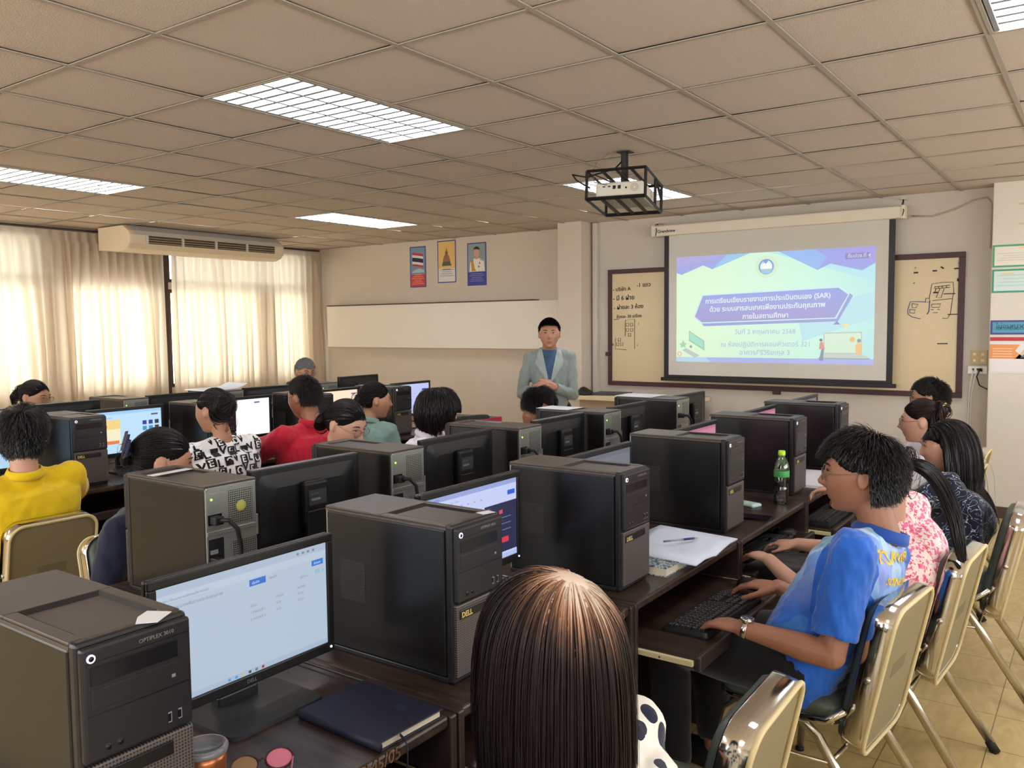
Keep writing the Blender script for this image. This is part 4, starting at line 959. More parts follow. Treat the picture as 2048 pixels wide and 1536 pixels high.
ch0 = thing('stacking_chair', 'x', 'chair', (0, 0, 0), 0, 'steel stacking chairs with olive backs'); chair_parts(ch0)
_c = [0]; CS = 1.06
def chair(x, y, rz, label):
    if not _c[0]:
        _c[0] = 1; ch0.location = (x, y, 0); ch0.rotation_euler = (0, 0, rz); ch0['label'] = label; ch0.scale = (CS, CS, CS); return ch0
    return dup(ch0, (x, y, 0), rz, label)
yw = math.radians(83)
CH = {}
CH['empty'] = chair(-.865, 1.65, math.radians(91), 'empty steel chair with its back to the bottom edge, nearest the camera')
CH['blue'] = chair(-.76, 2.56, math.radians(84), 'steel chair carrying the man in the blue polo')
CH['pink'] = chair(-.68, 3.16, math.radians(86), 'steel chair of the woman in the pink floral blouse')
CH['navy'] = chair(-.58, 3.94, math.radians(91), 'steel chair of the long-haired woman in navy, farthest visible one of the right row')
chair(-.86, 5.0, PI/2, 'chair of the spectacled woman with pinned hair, hidden behind the right row')
chair(-.90, 5.62, PI/2, 'chair of the man nearest the writing board')
chair(-.62, 1.02, PI/2, 'chair under the foreground woman seen from above')
chair(-3.80, 1.66, PI/2, 'steel chair with its olive back to the camera, behind the person in yellow')
chair(-3.90, 2.65, PI/2, 'chair of the woman in the letter-print blouse')
chair(-3.88, 3.25, PI/2, 'chair of the person in red')
chair(-3.92, 3.88, PI/2, 'chair of the woman in the green blouse')
chair(-2.70, 1.71, -PI/2-.02, 'steel chair with its grey-green cushion showing, behind the near tower rear')
chair(-3.05, 2.78, -PI/2, 'chair of the woman with thin glasses')
chair(-3.02, 3.43, -PI/2, 'chair of the boy with the bowl haircut')
chair(-3.02, 4.41, -PI/2, 'chair of the masked boy')
chair(-6.05, 2.80, -PI/2, 'chair of the ponytailed woman by the windows')
chair(-6.0, 5.10, -PI/2, 'chair of the grey-haired man by the windows')

# ================================================================ small things
# closed navy notebook with ribbon
m_navy = mat('cover_navy', (20, 24, 46), .55, bump=.1, bump_scale=200); m_pages = mat('page_edges', (214, 206, 180), .7)
t = thing('notebook', 'closed navy blue notebook with a ribbon on the nearest desk', 'notebook', (-1.205, 1.19, DT), math.radians(-2))
b = MB(); b.box((-.118, -.088, 0), (.118, .088, .003), m_navy, .002); b.box((-.118, -.088, .016), (.118, .088, .0195), m_navy, .002); b.tube([(-.118, -.088+.0, .0098), (.118, -.088, .0098)], .0095, m_navy, 10, flat=(1, .6))
b.box((.03, .03, .0195), (.06, .05, .0198), mat('emboss_navy', (30, 36, 62), .4)); b.build('cover', t)
b = MB(); b.box((-.112, -.085, .003), (.113, .083, .016), m_pages); b.build('pages', t)
b = MB(); b.tube([(.112, -.03, .010), (.13, -.035, .008), (.142, -.04, -.002), (.146, -.045, -.03), (.146, -.05, -.06)], .004, m_navy, 4, flat=(1, .3)); b.build('ribbon', t)
# tumbler
m_cop = mat('tumbler_copper', (176, 108, 70), .30, metal=.7); m_clr = mat('clear_lid', (200, 205, 210), .12, trans=.75)
t = thing('tumbler', 'copper coloured tumbler with a clear lid at the bottom edge', 'tumbler', (-1.205, .802, DT))
b = MB(); b.lathe([(.0, 0), (.028, 0), (.031, .004), (.036, .085), (.0375, .10), (.036, .10), (.0, .095)], m_cop, 32); b.build('cup', t)
b = MB(); b.lathe([(.0, .097), (.036, .097), (.0392, .099), (.0395, .106), (.037, .109), (.033, .109), (.032, .102), (0, .102)], m_clr, 32); b.lathe([(0, .0985), (.0335, .0985), (.0335, .1005), (0, .1005)], mat('lid_grey', (96, 104, 112), .3), 32); b.build('lid', t)
# hair claw clip / pink folded glasses
m_pink = mat('clip_pink', (206, 120, 140), .35); m_tan = mat('clip_tan', (150, 120, 88), .4); m_burg = mat('clip_burgundy', (70, 26, 40), .35)
t = thing('eyeglasses', 'folded pink-rimmed eyeglasses at the bottom edge beside the monitor base', 'eyeglasses', (-1.215, .925, DT+.002), .9)
b = MB()
for cx_, cy_ in ((-.03, -.0), (.03, .012)):
    b.tube([(cx_+.024*math.cos(a*PI/12), cy_+.019*math.sin(a*PI/12), .016+.010*math.sin(a*PI/12)) for a in range(24)], .0022, m_burg, 6, close=True)
b.tube([(-.007, .004, .018), (0, .01, .022), (.007, .009, .018)], .002, m_burg, 6); b.build('rim', t)
b = MB()
for cx_, cy_, mm_ in ((-.03, 0, m_tan), (.03, .012, m_pink)):
    b.add([(cx_+.023*math.cos(a*PI/12), cy_+.018*math.sin(a*PI/12), .016+.010*math.sin(a*PI/12)) for a in range(24)], [tuple(range(24))], mm_)
b.build('lens', t)
b = MB(); b.tube([(-.054, 0, .016), (-.05, -.03, .006), (.03, -.036, .003)], .002, m_pink, 6); b.tube([(.054, .012, .016), (.05, -.022, .006), (-.03, -.03, .004)], .002, m_pink, 6); b.build('temple_arm', t)
# books and open notebook in the hand-high stack on desk three
m_mott = mat('mottled_cover', (60, 92, 120), .5); _n = m_mott.node_tree.nodes; _l = m_mott.node_tree.links
_v = _n.new('ShaderNodeTexNoise'); _v.inputs['Scale'].default_value = 120; _tc = _n.new('ShaderNodeTexCoord'); _cr = _n.new('ShaderNodeValToRGB'); _cr.color_ramp.elements[0].position = .45; _cr.color_ramp.elements[1].position = .6
_cr.color_ramp.elements[0].color = lin((44, 74, 104)); _cr.color_ramp.elements[1].color = lin((190, 200, 190)); _l.new(_tc.outputs['Object'], _v.inputs['Vector']); _l.new(_v.outputs[0], _cr.inputs[0]); _l.new(_cr.outputs[0], _n['Principled BSDF'].inputs['Base Color'])
t = thing('hardback_book', 'thick book with mottled blue cover under the open notebook', 'book', (-1.22, 2.50, DT), .0)
b = MB(); b.box((-.10, -.10, 0), (.11, .12, .003), m_mott); b.box((-.10, -.10, .027), (.11, .12, .030), m_mott); b.build('cover', t); b = MB(); b.box((-.098, -.098, .003), (.107, .117, .027), m_pages); b.build('pages', t)
t = thing('notebook', 'open white notebook lying on the mottled blue book', 'notebook', (-1.21, 2.66, DT+.031), .0)
b = MB()
rows_ = [[(-.14+.30*i/8, y, .002+.012*math.sin(abs(y)/.2*PI)*.6+.018*(y > .05)*(y-.05)*3+zz-.01*(i/8)) for i in range(9)] for y, zz in ((-.17, .003), (-.1, .003), (-.03, .001), (0, -.001), (.04, .001), (.12, .003), (.20, .004))]
v = [p for r_ in rows_ for p in r_]; top = v+[(x, y, z-.005) for x, y, z in v]; nn = len(v); W9 = 9
f = [(a*W9+k_, a*W9+k_+1, (a+1)*W9+k_+1, (a+1)*W9+k_) for a in range(6) for k_ in range(8)]
f2 = [tuple(q+nn for q in ff[::-1]) for ff in f]
edge = list(range(0, 9))+[a*W9+8 for a in range(1, 7)]+list(range(6*W9+7, 6*W9-1, -1))+[a*W9 for a in range(5, 0, -1)]
f3 = [(edge[i], edge[(i+1) % len(edge)], edge[(i+1) % len(edge)]+nn, edge[i]+nn)[::-1] for i in range(len(edge))]
b.add(top, f+f2+f3, mat('page_bluish', (214, 222, 236), .65), True); b.build('pages', t)
t = thing('pen', 'blue ballpoint pen lying on the open notebook', 'pen', (-1.19, 2.69, DT+.048), math.radians(55))
b = MB(); b.cyl((-.07, 0, 0), (.01, 0, 0), .0035, m_clr, 10); b.cyl((.01, 0, 0), (.05, 0, 0), .0042, mat('pen_blue', (40, 44, 110), .3), 10); b.cyl((.05, 0, 0), (.07, 0, 0), .004, m_usb, 10, r2=.001); b.build('barrel', t)
# phone, tissue pack
t = thing('mobile_phone', 'black mobile phone at the foot of the fourth tower', 'phone', (-1.17, 3.34, DT), .1)
b = MB(); b.prism(rrect(.155, .075, .01), .009, m_bez2); b.build('body', t)
t = thing('tissue_pack', 'small mint and white tissue pack beside the water bottle', 'tissue pack', (-1.27, 3.57, DT), -.3)
b = MB(); b.loft([[(x, y, z) for x, y in rrect(.11-k, .07-k, .008)] for z, k in ((0, .004), (.006, 0), (.012, .006), (.015, .03))], mat('tissue_mint', (176, 206, 196), .5, noise_amt=.25, noise_scale=60)); b.build('pack', t)
# bottle
m_pet = bpy.data.materials.new('bottle_clear'); m_pet.use_nodes = True
_n = m_pet.node_tree.nodes; _l = m_pet.node_tree.links; _n.remove(_n['Principled BSDF'])
_t = _n.new('ShaderNodeBsdfTransparent'); _g = _n.new('ShaderNodeBsdfGlossy'); _x = _n.new('ShaderNodeMixShader'); _lw = _n.new('ShaderNodeLayerWeight'); _lw.inputs[0].default_value = .55
_g.inputs['Roughness'].default_value = .08; _t.inputs[0].default_value = (.90, .93, .93, 1); _l.new(_lw.outputs['Fresnel'], _x.inputs[0])
_l.new(_t.outputs[0], _x.inputs[1]); _l.new(_g.outputs[0], _x.inputs[2]); _l.new(_x.outputs[0], _n['Material Output'].inputs[0]); m_cap = mat('cap_lime', (170, 214, 40), .4); m_gl = mat('bottle_label', (70, 160, 84), .45)
t = thing('water_bottle', 'clear plastic water bottle with a lime green cap', 'bottle', (-1.155, 3.68, DT))
b = MB(); pr = [(0, .004), (.022, 0), (.031, .004), (.033, .012), (.031, .02), (.033, .03), (.031, .042), (.033, .055), (.030, .075), (.0275, .088), (.030, .10), (.0335, .115), (.0335, .15), (.033, .165), (.029, .185), (.018, .205), (.0125, .214), (.0125, .222), (0, .222)]
b.lathe(pr, m_pet, 28); b.build('body', t)
b = MB(); b.lathe([(.0338, .122), (.0342, .123), (.0342, .149), (.0338, .15)], m_gl, 28); b.build('label', t)
b = MB(); b.lathe([(0, .216), (.0155, .216), (.016, .219), (.0155, .236), (.013, .238), (0, .238)], m_cap, 24); b.build('cap', t)
sheet('paper_stack', 'white paper stack on the desk between the bottle and the farthest tower', 'paper', [(-1.30, 4.10), (-1.10, 4.12), (-1.10, 4.58), (-1.30, 4.56)], DT, .012, m_paper)
# papers on tops of the towers
def floppy(label, x, y, z, w, d, rz, lift=.0, m=m_paper, n=3):
    t = thing('paper_sheets', label, 'paper', (x, y, z), rz); b = MB()
    for k in range(n):
        o = k*.004; pts = [[(-w/2+w*i/6+o, y_+o*.7, .0012*k+lift*max(0, (i-4)/2)**2+.0006) for i in range(7)] for y_ in (-d/2, d/2)]
        v = pts[0]+pts[1]; v += [(a_, b_, c_+.001) for a_, b_, c_ in v]
        f = [(i, i+1, 8+i, 7+i)[::-1] for i in range(6)]+[(14+i, 15+i, 22+i, 21+i) for i in range(6)]+[(i, i+14, i+15, i+1)[::-1] for i in range(6)]+[(7+i, 8+i, 22+i, 21+i)[::-1] for i in range(6)]+[(0, 7, 21, 14), (6, 20, 27, 13)]
        b.add(v, f, m)
    b.build('sheets', t)
floppy('stack of white papers curling on the tower in front of the curtains', -5.24, 3.69, DT+.36, .36, .23, PI/2, .03, n=5)
floppy('white sheet on top of the tower beside the masked boy', -2.36, 3.76, DT+.36, .20, .15, 0, n=1)
floppy('white sheets on the farthest outward tower', -2.34, 4.65, DT+.36, .25, .18, 0, n=4)
floppy('folded paper on top of the tower rear nearest the camera', -2.33, 1.47, DT+.36, .03, .14, .1, n=1)
floppy('white sheet lying on the desk between the third tower and the monitor behind it', -1.98+.0, 2.99+.0-.13, DT, .12, .16, .3, n=1)
# counter with bags by the pilaster
m_ctr = mat('counter_cream', (222, 200, 160), .5); m_ctr2 = mat('counter_panel', (176, 152, 126), .6, noise_amt=.05, noise_scale=5)
t = thing('cabinet', 'low cabinet with a cream top below the left end of the writing board', 'cabinet', (-3.9, 7.32, 0))
b = MB(); b.box((-.30, -.26, 0), (.8, .22, .80), m_ctr2, .004); b.build('body', t); b = MB(); b.box((-.34, -.30, .80), (.84, .24, .835), m_ctr, .004); b.build('top', t)
t = thing('laptop', 'closed dark laptop on the low cabinet', 'laptop', (-3.98, 7.32, .836), .15); b = MB(); b.box((-.17, -.12, 0), (.17, .12, .022), mat('laptop_dark', (58, 60, 66), .4), .006); b.build('body', t)
t = thing('bag', 'crumpled black cloth bag beside the closed laptop', 'bag', (-4.21, 7.19, .836))
b = MB(); b.loft([[(x*k+ox_, y*k, z) for x, y in rrect(.14, .16, .04)] for z, k, ox_ in ((0, 1, 0), (.02, 1, 0), (.045, .7, -.01), (.07, .35, -.02), (.08, .08, -.02))], m_black); b.build('body', t)
# table with the crimson side at the end of the left double row
m_crim = mat('crimson_panel', (176, 36, 70), .5)
t = thing('side_table', 'small table with a bright crimson side at the far end of the left rows', 'table', (-4.75, 5.62, 0))
b = MB(); b.box((-.42, -.30, .705), (.42, .30, .73), MC['desk_edge_band'], .004); b.build('table_top', t)
b = MB(); b.box((.425, -.30, .3), (.44, .30, .732), m_crim, .002); b.build('side_panel', t)
b = MB(); b.box((-.42, -.316, .3), (.44, -.302, .732), m_crim); b.build('side_panel', t)
for sx in (-1, 1):
    for sy in (-1, 1): b = MB(); b.box((sx*.38-.02, sy*.26-.02, 0), (sx*.38+.02, sy*.26+.02, .3), m_woodx); b.box((sx*.38-.02, sy*.26-.02, .3), (sx*.38+.02, sy*.26+.02, .705), m_woodx); b.build('leg', t)
# ================================================================ people
def V(*a): return Vector(a)
m_eyew = mat('eye_white', (176, 164, 152), .3); m_iris = mat('eye_dark', (30, 20, 16), .15); m_lens = mat('lens_clear', (240, 244, 246), .05, trans=1.0, ior=1.03)
def skin(name, c): return mat('skin_'+name, c, .48, noise_amt=.05, noise_scale=14, bump=.05, bump_scale=220)
SK = {'tan': skin('tan', (176, 128, 102)), 'fair': skin('fair', (198, 152, 128)), 'brown': skin('brown', (152, 104, 80)), 'light': skin('light', (222, 178, 152))}
m_lip = {k: mat('lip_'+k, c, .45) for k, c in (('tan', (160, 104, 90)), ('fair', (190, 108, 104)), ('brown', (136, 84, 72)), ('light', (196, 124, 116)))}
def mat_hair(name, c1, c2, rough=.32):
    m = mat('hair_'+name, c1, rough); n = m.node_tree.nodes; l = m.node_tree.links; b = n['Principled BSDF']
    g = n.new('ShaderNodeNewGeometry'); l.new(mix_node(n, l, g.outputs['Random Per Island'], lin(c1), lin(c2)), b.inputs['Base Color'])
    b.inputs['Specular IOR Level'].default_value = .45
    return m
HR = {'black': mat_hair('black', (16, 14, 15), (34, 30, 30)), 'brown': mat_hair('brown', (26, 18, 18), (58, 36, 30)), 'grey': mat_hair('grey', (120, 120, 122), (176, 176, 176), .5), 'soft': mat_hair('soft_black', (20, 17, 17), (40, 32, 30), .4)}
def remesh(mb, voxel, smooth=3, name='tmp'):
    me = mb.mesh(name); o = bpy.data.objects.new(name, me); COL.objects.link(o)
    r = o.modifiers.new('r', 'REMESH'); r.mode = 'VOXEL'; r.voxel_size = voxel; r.use_smooth_shade = True
    if smooth:
        s_ = o.modifiers.new('s', 'SMOOTH'); s_.factor = .5; s_.iterations = smooth
    out = bpy.data.meshes.new_from_object(o.evaluated_get(bpy.context.evaluated_depsgraph_get()))
    bpy.data.objects.remove(o); bpy.data.meshes.remove(me)
    out.materials.clear()
    return out
def verts_np(me):
    a = np.empty(len(me.vertices)*3, 'f4'); me.vertices.foreach_get('co', a); return a.reshape(-1, 3)
def wrinkle(me, amp, scale, stretch=(1, 1, 1), seed=0):
    n = len(me.vertices); nr = np.empty(n*3, 'f4'); me.vertices.foreach_get('normal', nr); nr = nr.reshape(-1, 3); co = verts_np(me)
    sx, sy, sz = [k*scale for k in stretch]
    d = np.array([noise.fractal(Vector((c[0]*sx+seed, c[1]*sy, c[2]*sz)), .8, 2.0, 2) for c in co], 'f4')
    me.vertices.foreach_set('co', (co+nr*(d*amp)[:, None]).ravel()); me.update()
def finish(me, mats, name):
    me.name = name
    for m in mats: me.materials.append(m)
    me.polygons.foreach_set('use_smooth', [True]*len(me.polygons)); return me

def head_mesh(mb, m, T, fem=False, jaw=0):
    """T: head frame -> body frame. x right, y front, z up, origin in the middle of the head"""
    nu, nv = 72, 54; rings = []
    rx, ry, rz = .0785, .094, .113
    G = lambda a, s_: math.exp(-(a/s_)**2)
    for i in range(1, nv):
        th = PI*i/nv; z0 = -math.cos(th); ring = []
        for j in range(nu):
            ph = 2*PI*j/nu; r_ = math.sin(th)
            x = rx*r_*math.copysign(abs(math.cos(ph))**.92, math.cos(ph)); y = ry*r_*math.copysign(abs(math.sin(ph))**.92, math.sin(ph)); z = rz*z0
            if z < 0:
                t_ = -z/rz
                x *= 1-(.27-jaw)*t_**(1.9+jaw*8)*(1.12 if fem else 1)
                if y > 0: y *= min(1.9, max(r_, .16)**(-.62*min(1, t_*1.15))); y += .004*t_
                else: y *= 1-.42*t_; 
            else: y -= .006*(z/rz)
            if y > 0:
                f = max(0, math.sin(ph))**2
                nose = .0245*G(x, .0105+.004*G(z+.030, .012))*(math.exp(-((z+.024)/.024)**2) if z > -.024 else math.exp(-((z+.024)/.0115)**2))
                y += nose + .0045*G(x, .010)*G(z, .03)
                y += f*(.005*G(z-.036, .012)*(1-.4*G(x, .01)) - .0085*(G(x-.031, .016)+G(x+.031, .016))*G(z-.014, .012)
                        + .006*(G(x-.040, .02)+G(x+.040, .02))*G(z+.022, .02) + .0075*G(x, .019)*(G(z+.0535, .0070)+.85*G(z+.0675, .0075)) - .0015*G(x, .02)*G(z+.0605, .0030)
                        - .005*G(x, .022)*G(z+.080, .007) + .008*G(x, .022)*G(z+.097, .013) - .003*G(z-.07, .03))
            ring.append((x, y, z))
        rings.append(ring)
    mb.loft(rings, m, True, T)
    for sx in (-1, 1):       # ears
        E = T @ Matrix.Translation((sx*.0815, -.012, -.004)) @ Matrix.Rotation(sx*-.5, 4, 'Z') @ Matrix.Rotation(.15, 4, 'X')
        mb.ell((0, 0, 0), (.0075, .0165, .030), m, 12, 10, M=E)
        mb.tube([(sx*.004, .006, -.020), (sx*.006, -.008, -.018), (sx*.009, -.016, .0), (sx*.008, -.011, .022), (sx*.005, .004, .028)], .0042, m, 6, M=E)
def hand_mesh(mb, m, W, fwd, up, thumb, curl=.35, spread=.10, k=1.0, curls=None):
    """wrist W, fingers along fwd, back of the hand towards up, thumb=+1: thumb on the side fwd x up"""
    fwd = fwd.normalized(); up = (up-fwd*up.dot(fwd)).normalized(); side = fwd.cross(up)*thumb
    P_ = lambda a, b, c: W+(side*a+fwd*b+up*c)*k
    N = 12; rings = []
    for b_, hw_, ht_, oc in ((-.015, .025, .0175, 0), (.008, .027, .017, 0), (.035, .036, .0150, .002), (.062, .041, .0135, .003), (.082, .040, .0115, .002), (.090, .034, .008, 0)):
        rings.append([tuple(P_(hw_*math.cos(2*PI*q/N)+.002, b_, oc+ht_*math.sin(2*PI*q/N))) for q in range(N)])
    mb.loft(rings, m)
    for fi, (x, L_, r_) in enumerate(((.030, .070, .0084), (.0105, .079, .0087), (-.0095, .073, .0083), (-.0285, .057, .0074))):
        c_ = curls[fi] if curls else curl*(1+.12*fi)
        d = (fwd+side*(x*spread*28*.03+x*spread*4)).normalized(); p = P_(x, .080, .001); pts = [p-d*.012*k]; rr = [r_*k]; a = c_*.55
        pts.append(p); rr.append(r_*1.02*k)
        for seg_, fr in enumerate((.45, .31, .24)):
            v = (d*math.cos(a)-up*math.sin(a))
            mid = p+v*L_*fr*k*.5; p = p+v*L_*fr*k; pts += [mid, p]; rr += [r_*(.94-.05*seg_)*k, r_*(1.0-.09*seg_)*k*(1 if seg_ < 2 else .86)]; a += c_*(1.15-.15*seg_)
        mb.tube(pts, rr, m, 9, round_ends=True)
    t0 = P_(.022, .012, -.004); d1_ = (side*.75+fwd*.75-up*.25).normalized(); d2_ = (side*.35+fwd*.95-up*.30).normalized()
    p1_ = t0+d1_*.038*k; p2_ = p1_+d2_*.030*k; p3_ = p2_+(d2_+fwd*.2).normalized()*.024*k
    mb.tube([t0, p1_, (p1_+p2_)/2, p2_, p3_], [.0145*k, .0118*k, .0096*k, .0098*k, .0078*k], m, 9, round_ends=True)

def strands(T, N, cols, region, whorl, length, grav=.5, vol=.010, steps=8, r0=.0016, target=None, tk=.0, colliders=(), wob=.15, floor_z=None, seed=1, lift=.0, side_keep=None, curl_in=0, clear='short', fz=.050, cy=.045):
    """hair strands grown over the head ellipsoid; everything in head space, returned as verts/faces arrays"""
    g = np.random.default_rng(seed); c = np.array([0, -.008, .014]); R = np.array([.0785, .0985, .101])
    d = g.normal(size=(N*6, 3)); d /= np.linalg.norm(d, axis=1)[:, None]
    dj = d+g.normal(size=d.shape)*np.array([0, 0, .035]); d = d[region(dj)][:N]; n = len(d)
    p = c+d*R*1.005; W = np.array(whorl)/np.linalg.norm(whorl)
    tan = d-W; tan -= d*(tan*d).sum(1)[:, None]; nn = np.linalg.norm(tan, axis=1)[:, None]; tan /= np.maximum(nn, 1e-6)
    tan += g.normal(size=(n, 3))*wob+d*lift; v = tan/np.linalg.norm(tan, axis=1)[:, None]
    L = length(d, g) if callable(length) else np.full(n, length); L = L*g.uniform(.85, 1.08, n)
    off = 1+vol/.09*g.uniform(.25, 1.0, n); st = L/steps; pts = [p.copy()]
    dl = T.to_3x3().inverted() @ Vector((0, 0, -1)); down = np.array(dl.normalized())
    for k in range(steps):
        s_ = (k+1)/steps
        v = v*(1-grav*.35)+down*grav*.35
        if target is not None:
            tv = np.array(target)-p; dist = np.linalg.norm(tv, axis=1)[:, None]; v = v*(1-tk)+tv/np.maximum(dist, 1e-4)*tk
        v += g.normal(size=(n, 3))*wob*.18
        v /= np.linalg.norm(v, axis=1)[:, None]; q = p+v*st[:, None]
        if target is not None: q = np.where(dist < np.maximum(.024, st[:, None]*1.25), p, q)
        e = (q-c)/R; m_ = np.linalg.norm(e, axis=1); lim = 1+(off-1)*min(1, s_*2.5); push = m_ < lim
        q[push] = (c+e[push]/m_[push][:, None]*lim[push][:, None]*R)
        for cc, cr in colliders:
            e = (q-np.array(cc))/np.array(cr); m_ = np.linalg.norm(e, axis=1); ps = m_ < 1
            q[ps] = np.array(cc)+e[ps]/m_[ps][:, None]*np.array(cr)
        jz = g.uniform(-.006, .006, n)
        if clear == 'short': bad = ((q[:, 1] > .040) & (q[:, 2] < fz+jz)) | ((q[:, 1] > -.030) & (np.abs(q[:, 0]) > .03) & (q[:, 2] < .020+jz+.6*np.maximum(q[:, 1], 0)))
        elif clear == 'long': bad = (q[:, 1] > cy) & (q[:, 2] < fz+jz) & (q[:, 2] > -.15)
        else: bad = np.zeros(n, bool)
        q = np.where(bad[:, None], p, q)
        if floor_z is not None: q = np.where((q[:, 2] < floor_z+g.uniform(-.012, .012, n))[:, None], p, q)
        if curl_in: q[:, :2] -= q[:, :2]*curl_in*max(0, s_-.7)
        v = q-p; ln_ = np.linalg.norm(v, axis=1)[:, None]; v = np.where(ln_ > 1e-6, v/np.maximum(ln_, 1e-6), down); p = q; pts.append(p.copy())
    P3 = np.stack(pts, 1)
    if len(colliders): P3 = P3[(np.abs(P3[:, :, 0]).max(1) < .165) & (P3[:, :, 1].min(1) > -.22)]; n = len(P3)
    K = steps+1
    t = np.gradient(P3, axis=1); t /= np.maximum(np.linalg.norm(t, axis=2)[..., None], 1e-6)
    rad = P3-c; a = np.cross(t, rad); a /= np.maximum(np.linalg.norm(a, axis=2)[..., None], 1e-6); b_ = np.cross(t, a)
    w_ = (r0*np.linspace(1, .45, K))[None, :, None]*g.uniform(.7, 1.3, (n, 1, 1))
    tri = np.stack([P3+a*w_*1.7, P3+b_*w_*.8, P3-a*w_*1.7], 2)         # n,K,3,3
    verts = tri.reshape(-1, 3); base = (np.arange(n)*K*3)[:, None, None]+(np.arange(K-1)*3)[None, :, None]
    fs = [np.stack([base[..., 0]+j, base[..., 0]+(j+1) % 3, base[..., 0]+3+(j+1) % 3, base[..., 0]+3+j], -1) for j in range(3)]
    return verts, np.concatenate([f.reshape(-1, 4) for f in fs])
def bundle(path, rad, N, L_end=1.0, seed=3, steps=14, r0=.0016, flat=.7):
    """a hanging lock: strands following a path with a round spread"""
    g = np.random.default_rng(seed); path = np.array(path, float); u = np.linspace(0, len(path)-1, steps+1); i = np.minimum(u.astype(int), len(path)-2); f = (u-i)[:, None]
    cp = path[i]*(1-f)+path[i+1]*f
    for _ in range(2): cp[1:-1] = (cp[:-2]+cp[1:-1]*2+cp[2:])/4
    rr = np.interp(np.linspace(0, 1, steps+1), np.linspace(0, 1, len(rad)), rad)
    an = g.uniform(0, 2*PI, N); q = np.sqrt(g.uniform(.35, 1, N)); t = np.gradient(cp, axis=0); t /= np.linalg.norm(t, axis=1)[:, None]
    s_ = np.cross(t, [0.3, 1, .1]); s_ /= np.linalg.norm(s_, axis=1)[:, None]; b_ = np.cross(t, s_)
    P3 = cp[None]+(s_[None]*(np.cos(an)*q)[:, None, None]+b_[None]*(np.sin(an)*q*flat)[:, None, None])*rr[None, :, None]+np.cumsum(g.normal(size=(N, steps+1, 3))*.0009, 1)
    a = np.broadcast_to(s_[None], P3.shape); bb = np.broadcast_to(b_[None], P3.shape); K = steps+1
    w_ = (r0*np.linspace(1, .4, K))[None, :, None]*np.ones((N, 1, 1))
    verts = np.stack([P3+a*w_, P3+bb*w_, P3-a*w_-bb*w_], 2).reshape(-1, 3); base = (np.arange(N)*K*3)[:, None]+(np.arange(K-1)*3)[None]
    return verts, np.concatenate([np.stack([base+j, base+(j+1) % 3, base+3+(j+1) % 3, base+3+j], -1).reshape(-1, 4) for j in range(3)])
def shell(T, region, thick=.0022, nu=150, nv=110):
    """closed dark cap under the strands"""
    c = np.array([0, -.008, .014]); R = np.array([.0785, .0985, .101]); v = []; f = []; idx = {}
    for i in range(nv+1):
        for j in range(nu):
            th = PI*i/nv; ph = 2*PI*j/nu; d = np.array([math.sin(th)*math.cos(ph), math.sin(th)*math.sin(ph), math.cos(th)]); idx[i, j] = (len(v), bool(region(d[None]-np.array([[0, 0, .05]]))[0])); v.append(c+d*(R+thick))
    for i in range(nv):
        for j in range(nu):
            q = [idx[i, j], idx[i+1, j], idx[i+1, (j+1) % nu], idx[i, (j+1) % nu]]
            if sum(k[1] for k in q) >= 3: f.append([k[0] for k in q])
    return np.array(v), np.array(f)
m_under = mat('hair_undercoat', (16, 14, 14), .8, spec=.1); m_underg = mat('hair_undercoat_grey', (110, 110, 112), .8, spec=.1)
def hair_obj(body, T, parts, m, name='hair'):
    vs, fs, o = [], [], 0
    for v, f in parts: vs.append(v); fs.append(f+o); o += len(v)
    v = np.concatenate(vs); f = np.concatenate(fs); M3 = np.array(T.to_3x3()); v = v@M3.T+np.array(T.translation)
    me = bpy.data.meshes.new(name); me.vertices.add(len(v)); me.vertices.foreach_set('co', v.astype('f4').ravel())
    me.loops.add(len(f)*4); me.loops.foreach_set('vertex_index', f.astype('i4').ravel()); me.polygons.add(len(f)); me.polygons.foreach_set('loop_start', np.arange(0, len(f)*4, 4, dtype='i4'))
    me.update(calc_edges=True); me.materials.append(m); me.materials.append((m_underg if 'grey' in m.name else m_under) if m.name != 'hair_bob' else m); me.polygons.foreach_set('material_index', [1]*len(parts[0][1])+[0]*(len(f)-len(parts[0][1]))); me.polygons.foreach_set('use_smooth', [True]*len(f))
    return link(me, name, body)
# regions of the head that carry hair (unit directions, y front, z up)
def reg(front=.58, side=.10, nape=-.62, temple=-.05, kx=.62):
    def f(d):
        x, y, z = d[:, 0], d[:, 1], d[:, 2]
        hl = np.where(y > .15, front-kx*np.abs(x)**2, np.where(y > temple, side+(front-side)*(y-temple)/(.15-temple+1e-6)*.5, np.where(y > -.25, -.15+0*y, nape)))
        return z > hl
    return f
def add_eyes(body, T, fem=False, closed=False, brow=True, hm=None):
    for sx in (-1, 1):
        b = MB(T); b.ell((sx*.031, .0760, .0125), (.0135, .0105, .0024 if closed else .0042), m_eyew, 14, 8)
        b.ell((sx*.031, .0832, .0128), (.0054, .0042, .0044 if not closed else .0024), m_iris, 12, 8)
        b.tube([(sx*.0175, .081, .0125), (sx*.024, .0868, .0185), (sx*.031, .0885, .0198), (sx*.039, .0860, .0180), (sx*.0455, .0775, .0130)], .0011, m_iris, 6)
        b.build('eye', body)
        if brow:
            b = MB(T); b.tube([(sx*.014, .0885, .030), (sx*.026, .0895, .036), (sx*.038, .0855, .0365), (sx*.050, .0755, .031)], [.0022, .0030, .0027, .0010], hm or HR['black'], 6, flat=(1, .6)); b.build('eyebrow', body)
